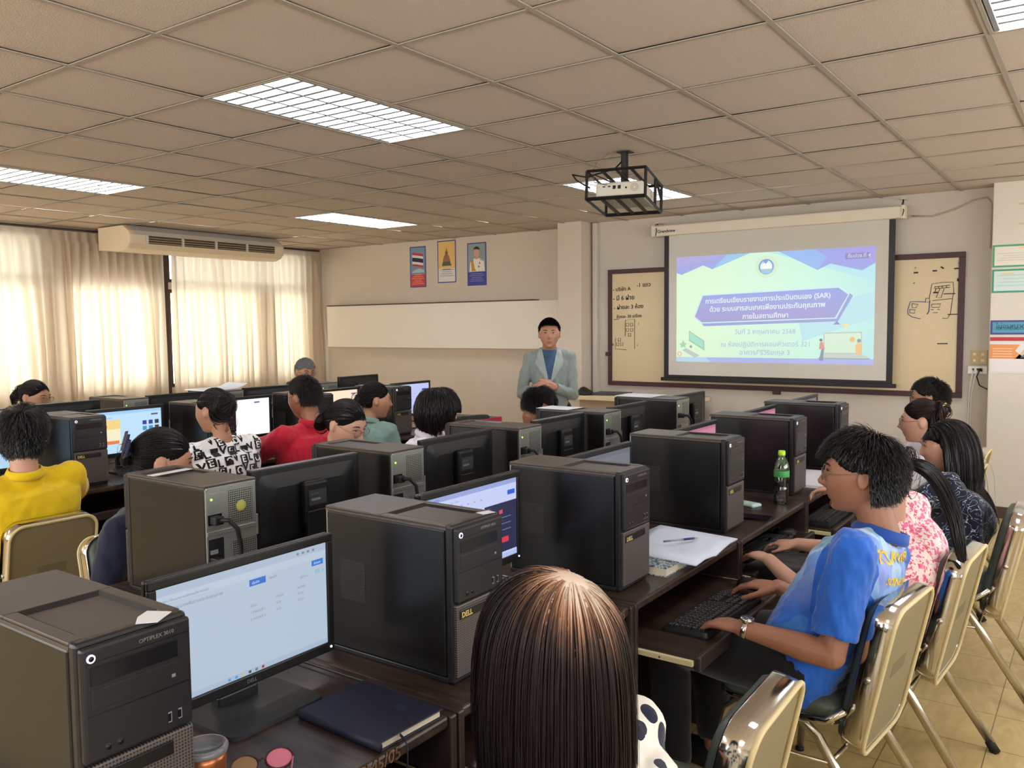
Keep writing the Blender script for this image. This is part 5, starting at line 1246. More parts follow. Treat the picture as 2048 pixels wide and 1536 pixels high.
def add_glasses(body, T, m=None, r=.0012, rx=.022, rz=.018, dz=0):
    m = m or mat('wire_frame', (150, 130, 110), .3, metal=.9)
    b = MB(T)
    for sx in (-1, 1):
        b.tube([(sx*.032+rx*math.cos(a*PI/12), .1035-abs(sx*.032+rx*math.cos(a*PI/12))*.10, .006+dz+rz*math.sin(a*PI/12)) for a in range(24)], r, m, 6, close=True)
        b.tube([(sx*(.032+rx), .098, .010+dz), (sx*.0735, .085, .010+dz), (sx*.0790, .03, .010), (sx*.0805, -.012, .012), (sx*.079, -.03, -.008)], r, m, 6)
    b.tube([(-.010, .1025, .010+dz), (0, .1045, .013+dz), (.010, .1025, .010+dz)], r, m, 6)
    g = b.build('eyeglasses', body)
    for sx in (-1, 1):
        b = MB(T); b.prism([((rx-.001)*math.cos(a*PI/12), (rz-.001)*math.sin(a*PI/12)) for a in range(24)], .0008, m_lens, Matrix.Translation((sx*.032, .1005, .006+dz)) @ RX); b.build('lens', g)

def decal(target, mb, name, parent, off=.0012):
    """press a flat drawing onto a cloth surface: rays along -Y of the drawing frame"""
    from mathutils.bvhtree import BVHTree
    tm = target.data; bvh = BVHTree.FromPolygons([v.co for v in tm.vertices], [p.vertices for p in tm.polygons])
    M = mb.dm; d = (M.to_3x3() @ Vector((0, 0, -1))).normalized(); me = mb.mesh(name)
    bm = bmesh.new(); bm.from_mesh(me)
    bmesh.ops.triangulate(bm, faces=bm.faces[:]); 
    bmesh.ops.subdivide_edges(bm, edges=[e for e in bm.edges if e.calc_length() > .02], cuts=1, use_grid_fill=False)
    miss = set()
    for v in bm.verts:
        h = bvh.ray_cast(v.co - d*.3, d, .8)
        if h[0] is not None and (h[0]-v.co).length < .75: v.co = h[0]-d*off
        else: miss.add(v)
    kill = [f for f in bm.faces if max(e.calc_length() for e in f.edges) > .045 or any(v in miss for v in f.verts)]
    bmesh.ops.delete(bm, geom=kill, context='FACES')
    bm.to_mesh(me); bm.free(); return link(me, name, parent)

def person(label, loc, yaw, top, skin_k='tan', fem=False, wl=None, wr=None, hy=0, hp=0, hr=0, voxel=.008, shirt=None, sleeve=.55, trousers=None, hair=None, slouch=.02, seat=.455,
           stand=False, fat=1.0, hands='flat', eyes=True, glasses=None, group=None, shoulder_roll=0, elbow_out=.35, twist=0, collar=None, cloth='shirt', cvox=.009, fold=.006, neck=None, hips=None, brow=True, closed=False, sleeve_m=None, jaw=0, slv=1.0, nk=.150, skirt=False, shoes=True, face_m=None, knee=.40, headk=1.0, curls=None, fwd_l=None, fwd_r=None):
    B = Matrix.Translation((loc[0], loc[1], 0)) @ Matrix.Rotation(yaw, 4, 'Z'); Bi = B.inverted()
    L = lambda p: Bi @ Vector(p)
    HT = L(top); RH_ = Matrix.Rotation(hy, 4, 'Z') @ Matrix.Rotation(-hp, 4, 'X') @ Matrix.Rotation(hr, 4, 'Y')
    upv = RH_.to_3x3() @ Vector((0, 0, 1)); Hc = HT-Vector((0, 0, 1))*.118*headk
    T = Matrix.Translation(Hc) @ RH_ @ Matrix.Scale(headk, 4)
    NB = Hc + Vector((0, 0, -nk)) + (RH_.to_3x3() @ Vector((0, -.045, 0)))
    NB.y -= .01
    if stand: PV = Vector((0, 0, .90)); 
    else: PV = Vector((0, -.02, seat+.085))
    sp = NB-PV; Ls = sp.length; up = sp.normalized(); rt = Vector((math.cos(twist), math.sin(twist), 0)); rt = (rt-up*rt.dot(up)).normalized(); fw = up.cross(rt)
    k = 1.0*fat; sw = (.150 if fem else .168)*(.5+.5*fat)
    def sec(t, wx, wy, oy=0, n=28, e=2.4, rr=None):
        c = PV+sp*t+fw*(oy-slouch*math.sin(PI*min(1, max(0, t)))); q = []
        r2 = rt if t > .5 else Vector((1, 0, 0))*(1-t*2)+rt*(t*2); r2 = r2.normalized()
        f2 = up.cross(r2).normalized()
        for a in range(n):
            ca, sa = math.cos(2*PI*a/n), math.sin(2*PI*a/n)
            q.append(tuple(c+r2*wx*math.copysign(abs(ca)**(2/e), ca)+f2*wy*math.copysign(abs(sa)**(2/e), sa)))
        return q
    def torso(mb, m, g=0, low=-.12, top_t=.97):
        if fem: S = [(low, .145, .105, -.0), (.0, .165, .118, -.0), (.15, .158, .11, 0), (.34, .128, .098, .0), (.52, .142, .105, .006), (.66, .152, .112, .012), (.80, .150, .092, .0), (.90, .115, .070, -.006), (.97, .062, .056, -.006)]
        else: S = [(low, .140, .11, 0), (.0, .162, .12, 0), (.18, .158, .118, .004), (.36, .148, .112, .008), (.55, .160, .112, .006), (.70, .170, .112, .006), (.82, .164, .094, 0), (.91, .120, .072, -.006), (.97, .066, .060, -.008)]
        S = [s_ for s_ in S if s_[0] <= top_t]
        mb.loft([sec(t, (a*k)+g, (b_*k)+g, o_) for t, a, b_, o_ in S], m)
    def arm(side, wt):
        sh = PV+sp*.865+rt*side*sw - fw*.005; ua, fa = .285, .25
        if wt is None: wt = PV + Vector((side*.12, .34, .12)) if not stand else PV+Vector((side*.2, .1, -.1))
        else: wt = L(wt)
        dv = wt-sh; D = min(dv.length, ua+fa-.005); dvn = dv.normalized(); wt = sh+dvn*D
        a = (ua*ua-fa*fa+D*D)/(2*D); h = math.sqrt(max(0, ua*ua-a*a))
        pole = Vector((side*elbow_out, -.45, -1)); pole = (pole-dvn*pole.dot(dvn)).normalized()
        return sh, sh+dvn*a+pole*h, wt
    arms = {-1: arm(-1, wl), 1: arm(1, wr)}
    sm_ = SK[skin_k]; b = MB()
    head_mesh(b, sm_, T, fem, jaw)
    b.tube([NB-up*.04, NB+up*.01, Hc+(RH_.to_3x3() @ Vector((0, -.028, -.085)))*headk, Hc+(RH_.to_3x3() @ Vector((0, -.022, -.03)))*headk], [.062*(.88 if fem else 1), .054*(.86 if fem else 1), .052*(.86 if fem else 1), .05], sm_, 18)
    torso(b, sm_)
    for sd in (-1, 1):
        sh, el, wr_ = arms[sd]; ar = .9 if fem else 1.0; ar *= (.6+.4*fat)*slv
        b.tube([NB-up*.03+rt*sd*.02, (NB-up*.055)*.45+sh*.55+up*.006, sh], [.05, .042, .046*ar], sm_, 12)
        b.tube([sh, sh*.7+el*.3, el], [.050*ar, .046*ar, .037*ar], sm_, 14, round_ends=True)
        b.tube([el, el*.72+wr_*.28, el*.3+wr_*.7, wr_], [.038*ar, .040*ar, .030*ar, .0255*ar], sm_, 14, round_ends=True)
        fd = (wr_-el).normalized(); ov = fwd_l if sd < 0 else fwd_r
        if hands == 'flat': fdv = Vector((fd.x*.5-sd*.10, max(fd.y, .5), fd.z*.3-.10)) if ov is None else Vector(ov); upd = Vector((0, .1, 1))
        elif hands == 'clasp': fdv = Vector((-sd*.8, .35, .05)); upd = Vector((sd*.45, .8, .5))
        else: fdv = fd; upd = Vector((sd*.3, .6, 1))
        fdv = fdv.normalized(); thumb = 1 if fdv.cross(upd).x*(-sd) > 0 else -1
        hand_mesh(b, sm_, wr_, fdv, upd, thumb, curl=(.42 if hands == 'flat' else .85), k=.95 if fem else 1.08, curls=curls)
    KN = {}; AN = {}
    for sd in (-1, 1):
        hp_ = PV+Vector((sd*.088, .0, -.01))
        if stand: kn = Vector((sd*.10, .02, .48)); an = Vector((sd*.11, -.02, .075))
        else: kn = PV+Vector((sd*.11, knee, -.015)); kn.z = min(kn.z, .50); an = Vector((sd*.12, kn.y-.03, .08))
        KN[sd], AN[sd] = (hp_, kn), an
        b.tube([hp_, hp_*.6+kn*.4, kn], [.085*k, .078*k, .054], sm_, 14, round_ends=True); b.tube([kn, kn*.7+an*.3, an], [.052, .055, .036], sm_, 14, round_ends=True)
        b.ell(tuple(an+Vector((0, .055, -.042))), (.040, .105, .034), sm_)
    me = remesh(b, voxel, 1 if voxel < .006 else 2)
    # lips by position
    me = finish(me, [sm_, m_lip[skin_k]], 'person')
    co = verts_np(me); Ti = np.array(T.inverted()); lc = co@Ti[:3, :3].T+Ti[:3, 3]
    vi = np.array([p.vertices[0] for p in me.polygons]); c0 = lc[vi]
    lipm = (np.abs(c0[:, 2]+.0605) < .0105*np.sqrt(np.maximum(0, 1-(c0[:, 0]/.025)**2))) & (c0[:, 1] > .06)
    me.polygons.foreach_set('material_index', lipm.astype('i4'))
    body = link(me, 'person', None, label, 'person', group, None, (loc[0], loc[1], 0), yaw)
    # clothing
    if shirt is not None:
        b = MB(); torso(b, shirt, .013, low=-.16 if not stand else -.22, top_t=.96)
        if not neck: b.tube([NB-up*.12-fw*.005, NB-up*.06-fw*.008, NB-up*.004-fw*.004], [.10, .084*(.92 if fem else 1), .068*(.92 if fem else 1)], shirt, 18)
        for sd in (-1, 1):
            sh, el, wr_ = arms[sd]; ar = (.9 if fem else 1.0)*(.6+.4*fat)*slv
            b.tube([NB-up*.042+rt*sd*.02, (NB-up*.055)*.45+sh*.55+up*.008, sh], [.062, .056, .062*ar], shirt, 14); b.ell(tuple(sh), (.066*ar,)*3, shirt)
            if sleeve <= 1: b.tube([sh, sh*(1-sleeve*.5)+el*sleeve*.5, sh*(1-sleeve)+el*sleeve], [.064*ar, .063*ar, .062*ar], shirt, 16)
            else:
                b.tube([sh, sh*.5+el*.5, el], [.064*ar, .060*ar, .054*ar], shirt, 16, round_ends=True); s2 = min(1, sleeve-1); b.tube([el, el*.5+(el*(1-s2)+wr_*s2)*.5, el*(1-s2)+wr_*s2], [.054*ar, .048*ar, .040*ar], shirt, 16)
        cm = remesh(b, cvox, 2)
        if fold: wrinkle(cm, fold, 14, (1, 1, .55), seed=len(label)); wrinkle(cm, fold*.45, 42, (1, 1, .5), seed=len(label)+9)
        cm = finish(cm, [shirt], cloth)
        if sleeve_m:
            co = verts_np(cm); fld = np.full(len(co), -1.0)
            for sd in (-1, 1):
                sh, el, wr_ = arms[sd]; a0 = np.array(sh); dd = np.array(el-sh); ln_ = np.linalg.norm(dd); al = ((co-a0)@dd)/ln_; dist = np.linalg.norm(co-(a0+(al/ln_)[:, None]*dd), axis=1); lat = ((co-a0)@np.array(rt))*sd
                fld = np.maximum(fld, np.minimum(np.minimum(.088-dist, lat+.036+np.maximum(0, al-.10)*1.5), np.maximum(lat*1.2+.03, al+.035)))
            at = cm.attributes.new('sleeve', 'FLOAT', 'POINT'); at.data.foreach_set('value', fld.astype('f4'))
        so = link(cm, cloth, body)
        from mathutils.bvhtree import BVHTree
        bvh = BVHTree.FromPolygons([v.co for v in cm.vertices], [p.vertices for p in cm.polygons])
        co = verts_np(me).copy(); tt = (co-np.array(PV))@np.array(up)/Ls; cov = (tt > -.10) & (tt < (.985 if collar is None else 1.03))
        for sd in (-1, 1):
            sh, el, wr_ = arms[sd]
            for (a_, b_, lo, hi) in ((sh, el, -.2, sleeve-.05), (el, wr_, -.3, sleeve-1.06)):
                a0 = np.array(a_); dd = np.array(b_-a_); al = ((co-a0)@dd)/(dd@dd); dist = np.linalg.norm(co-(a0+al[:, None]*dd), axis=1); on = dist < .075
                if a_ is sh: cov = np.where(on & (al > .25), (al < hi) & (al > lo), cov)
                else: cov = np.where(on & (al > .02), al < hi, cov)
            cov &= ~(np.linalg.norm(co-np.array(wr_), axis=1) < .16)
        for i in np.nonzero(cov)[0]:
            loc_, nr_, _, ds_ = bvh.find_nearest(Vector(co[i].tolist()))
            if loc_ is not None and ds_ < .05 and (Vector(co[i].tolist())-loc_).dot(nr_) > -.007: co[i] = np.array(loc_-nr_*.009)
        me.vertices.foreach_set('co', co.ravel()); me.update()
    else: so = None
    if collar is not None:
        b = MB(); n = 28; inner = []; rings = []
        cbase = NB+up*.000; fl = (fw - up*.35).normalized()
        for (r_, h_) in ((.066, .0), (.062, .030), (.068, .030), (.078, .004), (.076, -.004)):
            rings.append([tuple(cbase+rt*r_*.95*math.cos(2*PI*a/n)+fw*r_*1.02*math.sin(2*PI*a/n)+up*(h_-.014*math.sin(2*PI*a/n))) for a in range(n)])
        b.loft(rings, collar, caps=False, close=True); b.build('collar', body)
    if trousers is not None:
        b = MB()
        if skirt: 
            b.loft([[tuple(PV+Vector((x*w_, y_, z_))) for x, z_ in rrect(.36, h_, h_*.45, 6)] for y_, w_, h_ in ((-.13, .8, .15), (-.05, 1, .22), (.2, 1.0, .20), (knee+.04, .95, .16))], trousers)
            b.loft([[(x*w_, y+PV.y+knee-.02, z_) for x, y in rrect(.34, .17, .07, 6)] for z_, w_ in ((.54, 1), (.4, 1.02), (.25, .98), (.2, .97))], trousers)
        else:
            b.ell(tuple(PV+Vector((0, 0, -.005))), (.175*k, .135*k, .105), trousers)
            for sd in (-1, 1):
                hp_, kn = KN[sd]; an = AN[sd]
                b.tube([hp_, hp_*.6+kn*.4, kn], [.098*k, .090*k, .068], trousers, 16, round_ends=True); b.tube([kn, kn*.6+an*.4, an+Vector((0, 0, .03))], [.067, .066, .058], trousers, 16)
        tm = remesh(b, .012, 2); wrinkle(tm, .005, 12, (1, 1, .6), 4); link(finish(tm, [trousers], 'trousers'), 'skirt' if skirt else 'trousers', body)
    if shoes:
        for sd in (-1, 1):
            an = AN[sd]; b = MB(); b.ell(tuple(an+Vector((0, .055, -.040))), (.047, .125, .043), m_black); b.box(tuple(an+Vector((-.044, -.06, -.08))), tuple(an+Vector((.044, .17, -.062))), m_black, .008)
            link(finish(remesh(b, .009, 2), [m_black], 'shoe'), 'shoe', body)
    if eyes: add_eyes(body, T, fem, closed, brow)
    if glasses is not None: add_glasses(body, T, **glasses)
    return dict(body=body, T=T, shirt=so, arms=arms, PV=PV, NB=NB, up=up, fw=fw, rt=rt, L=L, Hc=Hc)

# ---- cloth materials
def cloth(name, c, rough=.75, n=.08): return mat('cloth_'+name, c, rough, spec=.2, noise_amt=n, noise_scale=18, sheen=.2)
def mat_pattern(name, base, cols, kind, scale, thr):
    m = mat('cloth_'+name, base, .75, spec=.2, sheen=.2); n = m.node_tree.nodes; l = m.node_tree.links; b = n['Principled BSDF']
    tc = n.new('ShaderNodeTexCoord'); cur = lin(base)
    for i, c in enumerate(cols):
        mp = n.new('ShaderNodeMapping'); mp.inputs['Location'].default_value = (i*3.1, i*1.7, i*5.3); l.new(tc.outputs['Object'], mp.inputs[0])
        if kind == 'noise':
            t = n.new('ShaderNodeTexNoise'); t.inputs['Scale'].default_value = scale*(1+.35*i); t.inputs['Detail'].default_value = 3; l.new(mp.outputs[0], t.inputs['Vector']); f = math_node(n, l, 'GREATER_THAN', t.outputs[0], thr[i])
        elif kind == 'spots':
            t = n.new('ShaderNodeTexVoronoi'); t.inputs['Scale'].default_value = scale; mp.inputs['Scale'].default_value = (1, 1, .62); mp.inputs['Rotation'].default_value = (.3, .5, 0); l.new(mp.outputs[0], t.inputs['Vector']); f = math_node(n, l, 'LESS_THAN', t.outputs[0], thr[i])
        elif kind == 'lines':
            t = n.new('ShaderNodeTexNoise'); t.inputs['Scale'].default_value = scale*(1+.4*i); t.inputs['Detail'].default_value = 1; t.inputs['Distortion'].default_value = 2.5; l.new(mp.outputs[0], t.inputs['Vector'])
            f = math_node(n, l, 'LESS_THAN', math_node(n, l, 'ABSOLUTE', math_node(n, l, 'SUBTRACT', t.outputs[0], .5)), thr[i])
        elif kind == 'stripes':
            sp = n.new('ShaderNodeSeparateXYZ'); l.new(tc.outputs['Object'], sp.inputs[0]); f = math_node(n, l, 'GREATER_THAN', math_node(n, l, 'SINE', math_node(n, l, 'MULTIPLY', sp.outputs[0], scale)), thr[i])
        cur = mix_node(n, l, f, cur, lin(c))
    l.new(cur, b.inputs['Base Color']); return m
def mat_facets():
    m = mat('cloth_blue_facets', (90, 140, 220), .6, spec=.25, sheen=.3); n = m.node_tree.nodes; l = m.node_tree.links; b = n['Principled BSDF']
    tc = n.new('ShaderNodeTexCoord'); v = n.new('ShaderNodeTexVoronoi'); v.distance = 'EUCLIDEAN'; v.inputs['Scale'].default_value = 13
    mp = n.new('ShaderNodeMapping'); mp.inputs['Scale'].default_value = (1.4, .8, .7); l.new(tc.outputs['Object'], mp.inputs[0]); l.new(mp.outputs[0], v.inputs['Vector'])
    cr = n.new('ShaderNodeValToRGB'); e = cr.color_ramp.elements; cr.color_ramp.interpolation = 'CONSTANT'
    e[0].position = 0; e[0].color = lin((96, 140, 214)); e[1].position = .8; e[1].color = lin((176, 206, 238))
    for p_, c_ in ((.2, (120, 160, 226)), (.4, (130, 186, 214)), (.6, (150, 164, 224))): e.new(p_).color = lin(c_)
    sp = n.new('ShaderNodeSeparateColor'); l.new(v.outputs['Color'], sp.inputs[0]); l.new(sp.outputs[0], cr.inputs[0])
    cr2 = n.new('ShaderNodeValToRGB'); e = cr2.color_ramp.elements; cr2.color_ramp.interpolation = 'CONSTANT'; e[0].color = lin((26, 78, 166)); e[1].position = .75; e[1].color = lin((52, 116, 190)); e.new(.35).color = lin((36, 96, 190)); l.new(sp.outputs[0], cr2.inputs[0])
    s2 = n.new('ShaderNodeSeparateXYZ'); l.new(tc.outputs['Object'], s2.inputs[0])
    h = math_node(n, l, 'MULTIPLY', math_node(n, l, 'SUBTRACT', s2.outputs[2], .70), 5.0)
    k_ = n.new('ShaderNodeClamp'); l.new(h, k_.inputs[0]); body_c = mix_node(n, l, k_.outputs[0], cr2.outputs[0], cr.outputs[0])
    # plain royal blue sleeves: beyond the shoulder line
    sl = math_node(n, l, 'GREATER_THAN', math_node(n, l, 'ABSOLUTE', s2.outputs[0]), .178)
    at = n.new('ShaderNodeAttribute'); at.attribute_name = 'sleeve'; fs = math_node(n, l, 'GREATER_THAN', at.outputs['Fac'], 0.0)
    l.new(mix_node(n, l, fs, body_c, lin((30, 94, 190))), b.inputs['Base Color']); return m
c_blue = mat_facets(); c_blue2 = cloth('royal_blue', (40, 78, 160)); c_dark = cloth('black', (20, 20, 22)); c_pink = mat_pattern('pink_floral', (240, 214, 206), [(226, 110, 150), (206, 84, 96), (240, 226, 214)], 'noise', 55, [.53, .60, .63])
c_navyp = mat_pattern('navy_lines', (24, 28, 44), [(170, 180, 196)], 'lines', 16, [.014]); c_spot = mat_pattern('white_spots', (232, 226, 214), [(26, 28, 52)], 'spots', 24, [.40])
c_yellow = cloth('yellow', (226, 190, 20), n=.04); c_red = cloth('red', (176, 26, 46), n=.06); c_teal = cloth('sage_green', (122, 150, 142)); c_white = cloth('white', (216, 214, 222), n=.02); c_stripe = mat_pattern('stripes', (206, 210, 214), [(60, 66, 70)], 'stripes', 420, [.0])
c_love = cloth('white_black', (226, 224, 222), n=.02); c_grey = cloth('jacket_grey_green', (132, 142, 138), n=.06); c_shirtb = cloth('shirt_blue', (62, 86, 118)); c_navy = cloth('navy', (30, 34, 54)); c_jeans = cloth('dark_trousers', (34, 34, 40)); c_cream = cloth('cream', (214, 206, 190))
c_mask = mat('mask_white', (220, 216, 216), .8)

SH = reg(.58, .16, -.55)                       # short hair
LG = reg(.58, .10, -.70, .0)
def short_hair(P, m='black', n=3200, L=.045, vol=.014, whorl=(0, -.55, .83), front=.58, fringe=.0, seed=5, wob=.35, side=.16, nape=-.55, lift=.35, grav=.35, kx=.62):
    R_ = reg(front, side, nape, kx=kx)
    def ln_(d, g): return np.where(d[:, 2] > .35, L, L*.6)*np.where((d[:, 1] > .3), 1+fringe, 1)
    return hair_obj(P['body'], P['T'], [shell(0, R_), strands(P['T'], int(n*2.4), 0, R_, whorl, ln_, grav, vol, 7, .00125, wob=wob*.6, seed=seed, lift=lift*.5)], HR[m])
def tied_hair(P, tie, m='black', n=4200, bun=None, tail=None, seed=6, front=.57, vol=.010, side=.14):
    R_ = reg(front, side, -.62, .02); tie = np.array(tie)
    parts = [shell(0, R_), strands(P['T'], int(n*1.6), 0, R_, (0, .9, .45),   .30, .02, vol, 12, .0014, target=tie, tk=.35, wob=.06, seed=seed)]
    if bun: 
        for q in range(3): parts.append(bundle([tie+np.array([bun*math.cos(a), -.25*bun*(1+q*.4), bun*math.sin(a)])*(1-.2*q) for a in np.linspace(q, q+2*PI, 10)], [bun*.5]*10, 160, seed=seed+q, steps=20))
    if tail: parts.append(bundle([tie]+[tie+np.array(t_) for t_ in tail[0]], tail[1], tail[2] if len(tail) > 2 else 420, seed=seed+7, steps=18))
    return hair_obj(P['body'], P['T'], parts, HR[m])
def long_hair(P, L=.45, m='black', n=3400, floor=None, vol=.018, whorl=(0, .1, 1), seed=8, col=(), wob=.10, front=.52, r0=.0013, grav=.55, steps=16):
    return hair_obj(P['body'], P['T'], [shell(0, LG), strands(P['T'], n, 0, LG, whorl, L, grav, vol, steps, r0, wob=wob, seed=seed, floor_z=floor, colliders=col, clear='long', cy=.012, fz=.045)], HR[m])

yw2 = math.radians(79.4)
# --- man in the blue polo
P = person('young man in a bright blue polo typing, wearing round glasses and a steel watch', (-.72, 2.50), yw2, (-.575, 2.56, 1.205), 'brown', wl=(-.835, 2.315, .650), wr=(-.86, 2.72, .660), hy=.34, hp=.06, voxel=.0042,
           shirt=c_blue, sleeve_m=True, sleeve=.82, trousers=c_dark, slouch=.005, glasses=dict(), collar=c_blue2, cvox=.006, fold=.009, knee=.42, cloth='polo_shirt', elbow_out=.15, nk=.178, curls=[.34, .36, .40, .44], fwd_l=(.12, 1, -.12), fwd_r=(-.12, 1, -.10))
short_hair(P, 'black', 7000, .062, .020, fringe=.1, seed=11, wob=.16, lift=.05, nape=-.60, front=.56, side=.24, grav=.45, whorl=(.12, -.45, .88))
sh, el, wr_ = P['arms'][-1]; ax = (wr_-el).normalized(); ctr = wr_-ax*.012
b = MB(); s1 = ax.cross(Vector((0, 0, 1))).normalized(); s2 = s1.cross(ax)
b.tube([ctr+s1*.029*math.cos(a*PI/12)+s2*.027*math.sin(a*PI/12) for a in range(24)], .0085, m_chrome, 8, close=True, up=ax, flat=(1, .28)); wo = b.build('wrist_watch', P['body'], 'steel wrist watch')
Tw = Matrix.Translation(ctr-s2*-.024) ; q = (s2*(-1) if s2.z < 0 else s2); zc = q.normalized(); Mw = Matrix.Identity(4); xx = ax; yy = zc.cross(xx)
for i in range(3): Mw[i][0], Mw[i][1], Mw[i][2], Mw[i][3] = xx[i], yy[i], zc[i], (ctr+zc*.027)[i]
b = MB(Mw); b.lathe([(0, 0), (.020, 0), (.021, .004), (.019, .009), (0, .009)], m_chrome, 24); b.lathe([(0, .0092), (.0165, .0092), (.0165, .0096), (0, .0096)], mat('watch_dial', (50, 66, 90), .3), 24)
b.box((-.001, 0, .0097), (.001, .012, .010), m_usb); b.box((0, -.001, .0097), (.009, .001, .010), m_usb); b.build('watch_face', wo)
# back print
PM_ = Matrix.Identity(4); bk = (-P['fw']*.94+P['up']*.34).normalized(); cen = P['PV']+(P['NB']-P['PV'])*.80
mb = MB(); X_ = P['rt']; Z_ = bk.normalized(); Y_ = Z_.cross(X_)
for i in range(3): PM_[i][0], PM_[i][1], PM_[i][2], PM_[i][3] = X_[i], Y_[i], Z_[i], (cen+bk*.2+X_*.0)[i]
mb.M = PM_ ; mb.dm = PM_; m_pr = mat('print_yellow', (226, 190, 60), .6)
mb.text('TO |', .050, m_pr, Matrix.Translation((-.135, .01, 0)), bold=.0015); mb.text('WONDER', .040, m_pr, Matrix.Translation((-.045, .018, 0)), bold=.001)
mb.box((-.125, -.004, 0), (.12, .000, .0004), m_pr); mb.text('SCIENCE FAIR', .030, m_pr, Matrix.Translation((-.10, -.045, 0)), bold=.001)
decal(P['shirt'], mb, 'shirt_print', P['body'])
BLUE = P
# --- woman in pink behind him
P = person('woman in a pink and white floral blouse with a long black ponytail', (-.66, 3.12), yw2, (-.63, 3.02, 1.13), 'fair', True, hy=.1, hp=.35, voxel=.008, shirt=c_pink, sleeve=.75, trousers=c_dark, skirt=True, slouch=.06, fold=.009, cloth='blouse', wl=(-.99, 3.02, .66), wr=(-.97, 3.30, .66), fat=1.2)
tied_hair(P, (0, -.115, .01), 'soft', 2200, tail=([(0, -.03, -.01), (-.005, -.065, -.05), (-.015, -.085, -.12), (-.03, -.09, -.20), (-.04, -.08, -.27), (-.045, -.07, -.33)], [.014, .022, .026, .027, .024, .018, .006], 600), seed=21)
# --- woman in navy with long hair
P = person('woman with long loose black hair in a navy blouse with white line flowers', (-.56, 4.02), yw2, (-.57, 4.15, 1.09), 'fair', True, wl=(-.97, 3.86, .79), wr=(-.97, 4.30, .66), hy=.28, hp=.15, voxel=.0065, shirt=c_navyp, sleeve=.75, trousers=c_dark, slouch=.05, fold=.008, cloth='blouse', fat=1.02, nk=.20, closed=True, fwd_l=(-.1, 1, -.25))
long_hair(P, .37, 'black', 11000, None, .018, (0, .72, .70), 31, col=[((0, -.06, -.36), (.17, .105, .20))], wob=.07, grav=.75)
# --- woman with glasses and pinned hair
P = person('woman with thin glasses and hair pinned up with a clip, behind the right row', (-.86, 4.93), PI/2, (-.80, 4.90, 1.115), 'fair', True, hp=.12, hy=.12, voxel=.0075, shirt=c_white, sleeve=.8, trousers=c_dark, glasses=dict(), cloth='blouse')
tied_hair(P, (0, -.105, .045), 'brown', 2200, bun=.030, seed=41)
b = MB(P['T']); b.tube([(-.04, -.112, .075), (0, -.128, .085), (.04, -.112, .075)], .005, mat('clip_gold', (226, 196, 120), .3, metal=.5), 8); b.build('hair_clip', P['body'])
# --- man nearest the board
P = person('man with short black hair and glasses, farthest in the right row below the board', (-.92, 5.56), PI/2, (-.86, 5.55, 1.185), 'tan', hp=.1, voxel=.008, shirt=c_white, sleeve=.6, trousers=c_dark, glasses=dict(m=m_bez), fat=1.1)
short_hair(P, 'soft', 2400, .035, .012, seed=51)
# --- foreground woman seen from above
P = person('foreground woman from behind, straight bob greying at the crown, white blouse with navy spots', (-.66, 1.06), PI/2+.05, (-.665, 1.035, 1.165), 'fair', True, hp=.25, voxel=.007, shirt=c_spot, sleeve=.8, trousers=c_dark, slouch=.05, fold=.006, cloth='blouse', eyes=False, wl=(-.98, .86, .66), wr=(-.98, 1.12, .66))
def mat_bob():  # pale crown: grey roots and scalp plus glare painted into the hair colour
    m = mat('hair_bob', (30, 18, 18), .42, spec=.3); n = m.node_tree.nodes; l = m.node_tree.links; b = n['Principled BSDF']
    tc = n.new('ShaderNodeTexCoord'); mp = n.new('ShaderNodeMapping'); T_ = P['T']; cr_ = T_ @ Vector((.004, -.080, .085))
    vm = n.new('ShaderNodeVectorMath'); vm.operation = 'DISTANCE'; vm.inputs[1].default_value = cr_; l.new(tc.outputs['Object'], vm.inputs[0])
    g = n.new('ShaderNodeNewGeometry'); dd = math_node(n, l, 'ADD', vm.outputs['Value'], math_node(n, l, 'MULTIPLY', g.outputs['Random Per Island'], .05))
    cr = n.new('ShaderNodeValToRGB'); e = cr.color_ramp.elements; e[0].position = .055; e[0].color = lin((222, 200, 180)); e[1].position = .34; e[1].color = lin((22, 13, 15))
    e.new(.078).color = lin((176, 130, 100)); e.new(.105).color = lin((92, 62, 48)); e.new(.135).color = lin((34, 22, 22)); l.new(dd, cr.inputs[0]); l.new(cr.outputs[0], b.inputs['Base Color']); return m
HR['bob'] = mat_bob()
WH = reg(.50, .10, -.72, .0)
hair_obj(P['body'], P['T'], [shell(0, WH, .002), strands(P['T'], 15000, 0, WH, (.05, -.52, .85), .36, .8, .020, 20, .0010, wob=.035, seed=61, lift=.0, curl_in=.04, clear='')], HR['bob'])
# --- left double row, backs to the camera
P = person('person with thick black hair in a bright yellow shirt, seated at the left edge', (-3.85, 1.70), PI/2, (-3.74, 1.69, 1.200), 'fair', hp=.15, hy=-.65, nk=.165, voxel=.0075, shirt=c_yellow, sleeve=.95, trousers=c_jeans, slouch=.05, collar=c_yellow, fold=.008, fat=1.15, elbow_out=.75, wr=(-4.18, 2.06, .76), wl=(-4.15, 1.5, .76))
short_hair(P, 'black', 3400, .07, .022, fringe=.2, seed=71, wob=.08, nape=-.72, lift=.0, grav=.6)
sh, el, wr_ = P['arms'][1]
for sd in (-1, 1):
    sh, el, wr_ = P['arms'][sd]; b = MB(); p_ = sh*.05+el*.95; d_ = (el-sh).normalized(); b.tube([p_-d_*.035, p_+d_*.004], .0735, mat('cuff_orange', (232, 150, 30), .7), 20); b.tube([p_-d_*.055, p_-d_*.044], .0728, mat('cuff_white', (226, 214, 170), .7), 20); b.build('sleeve_band', P['body'])
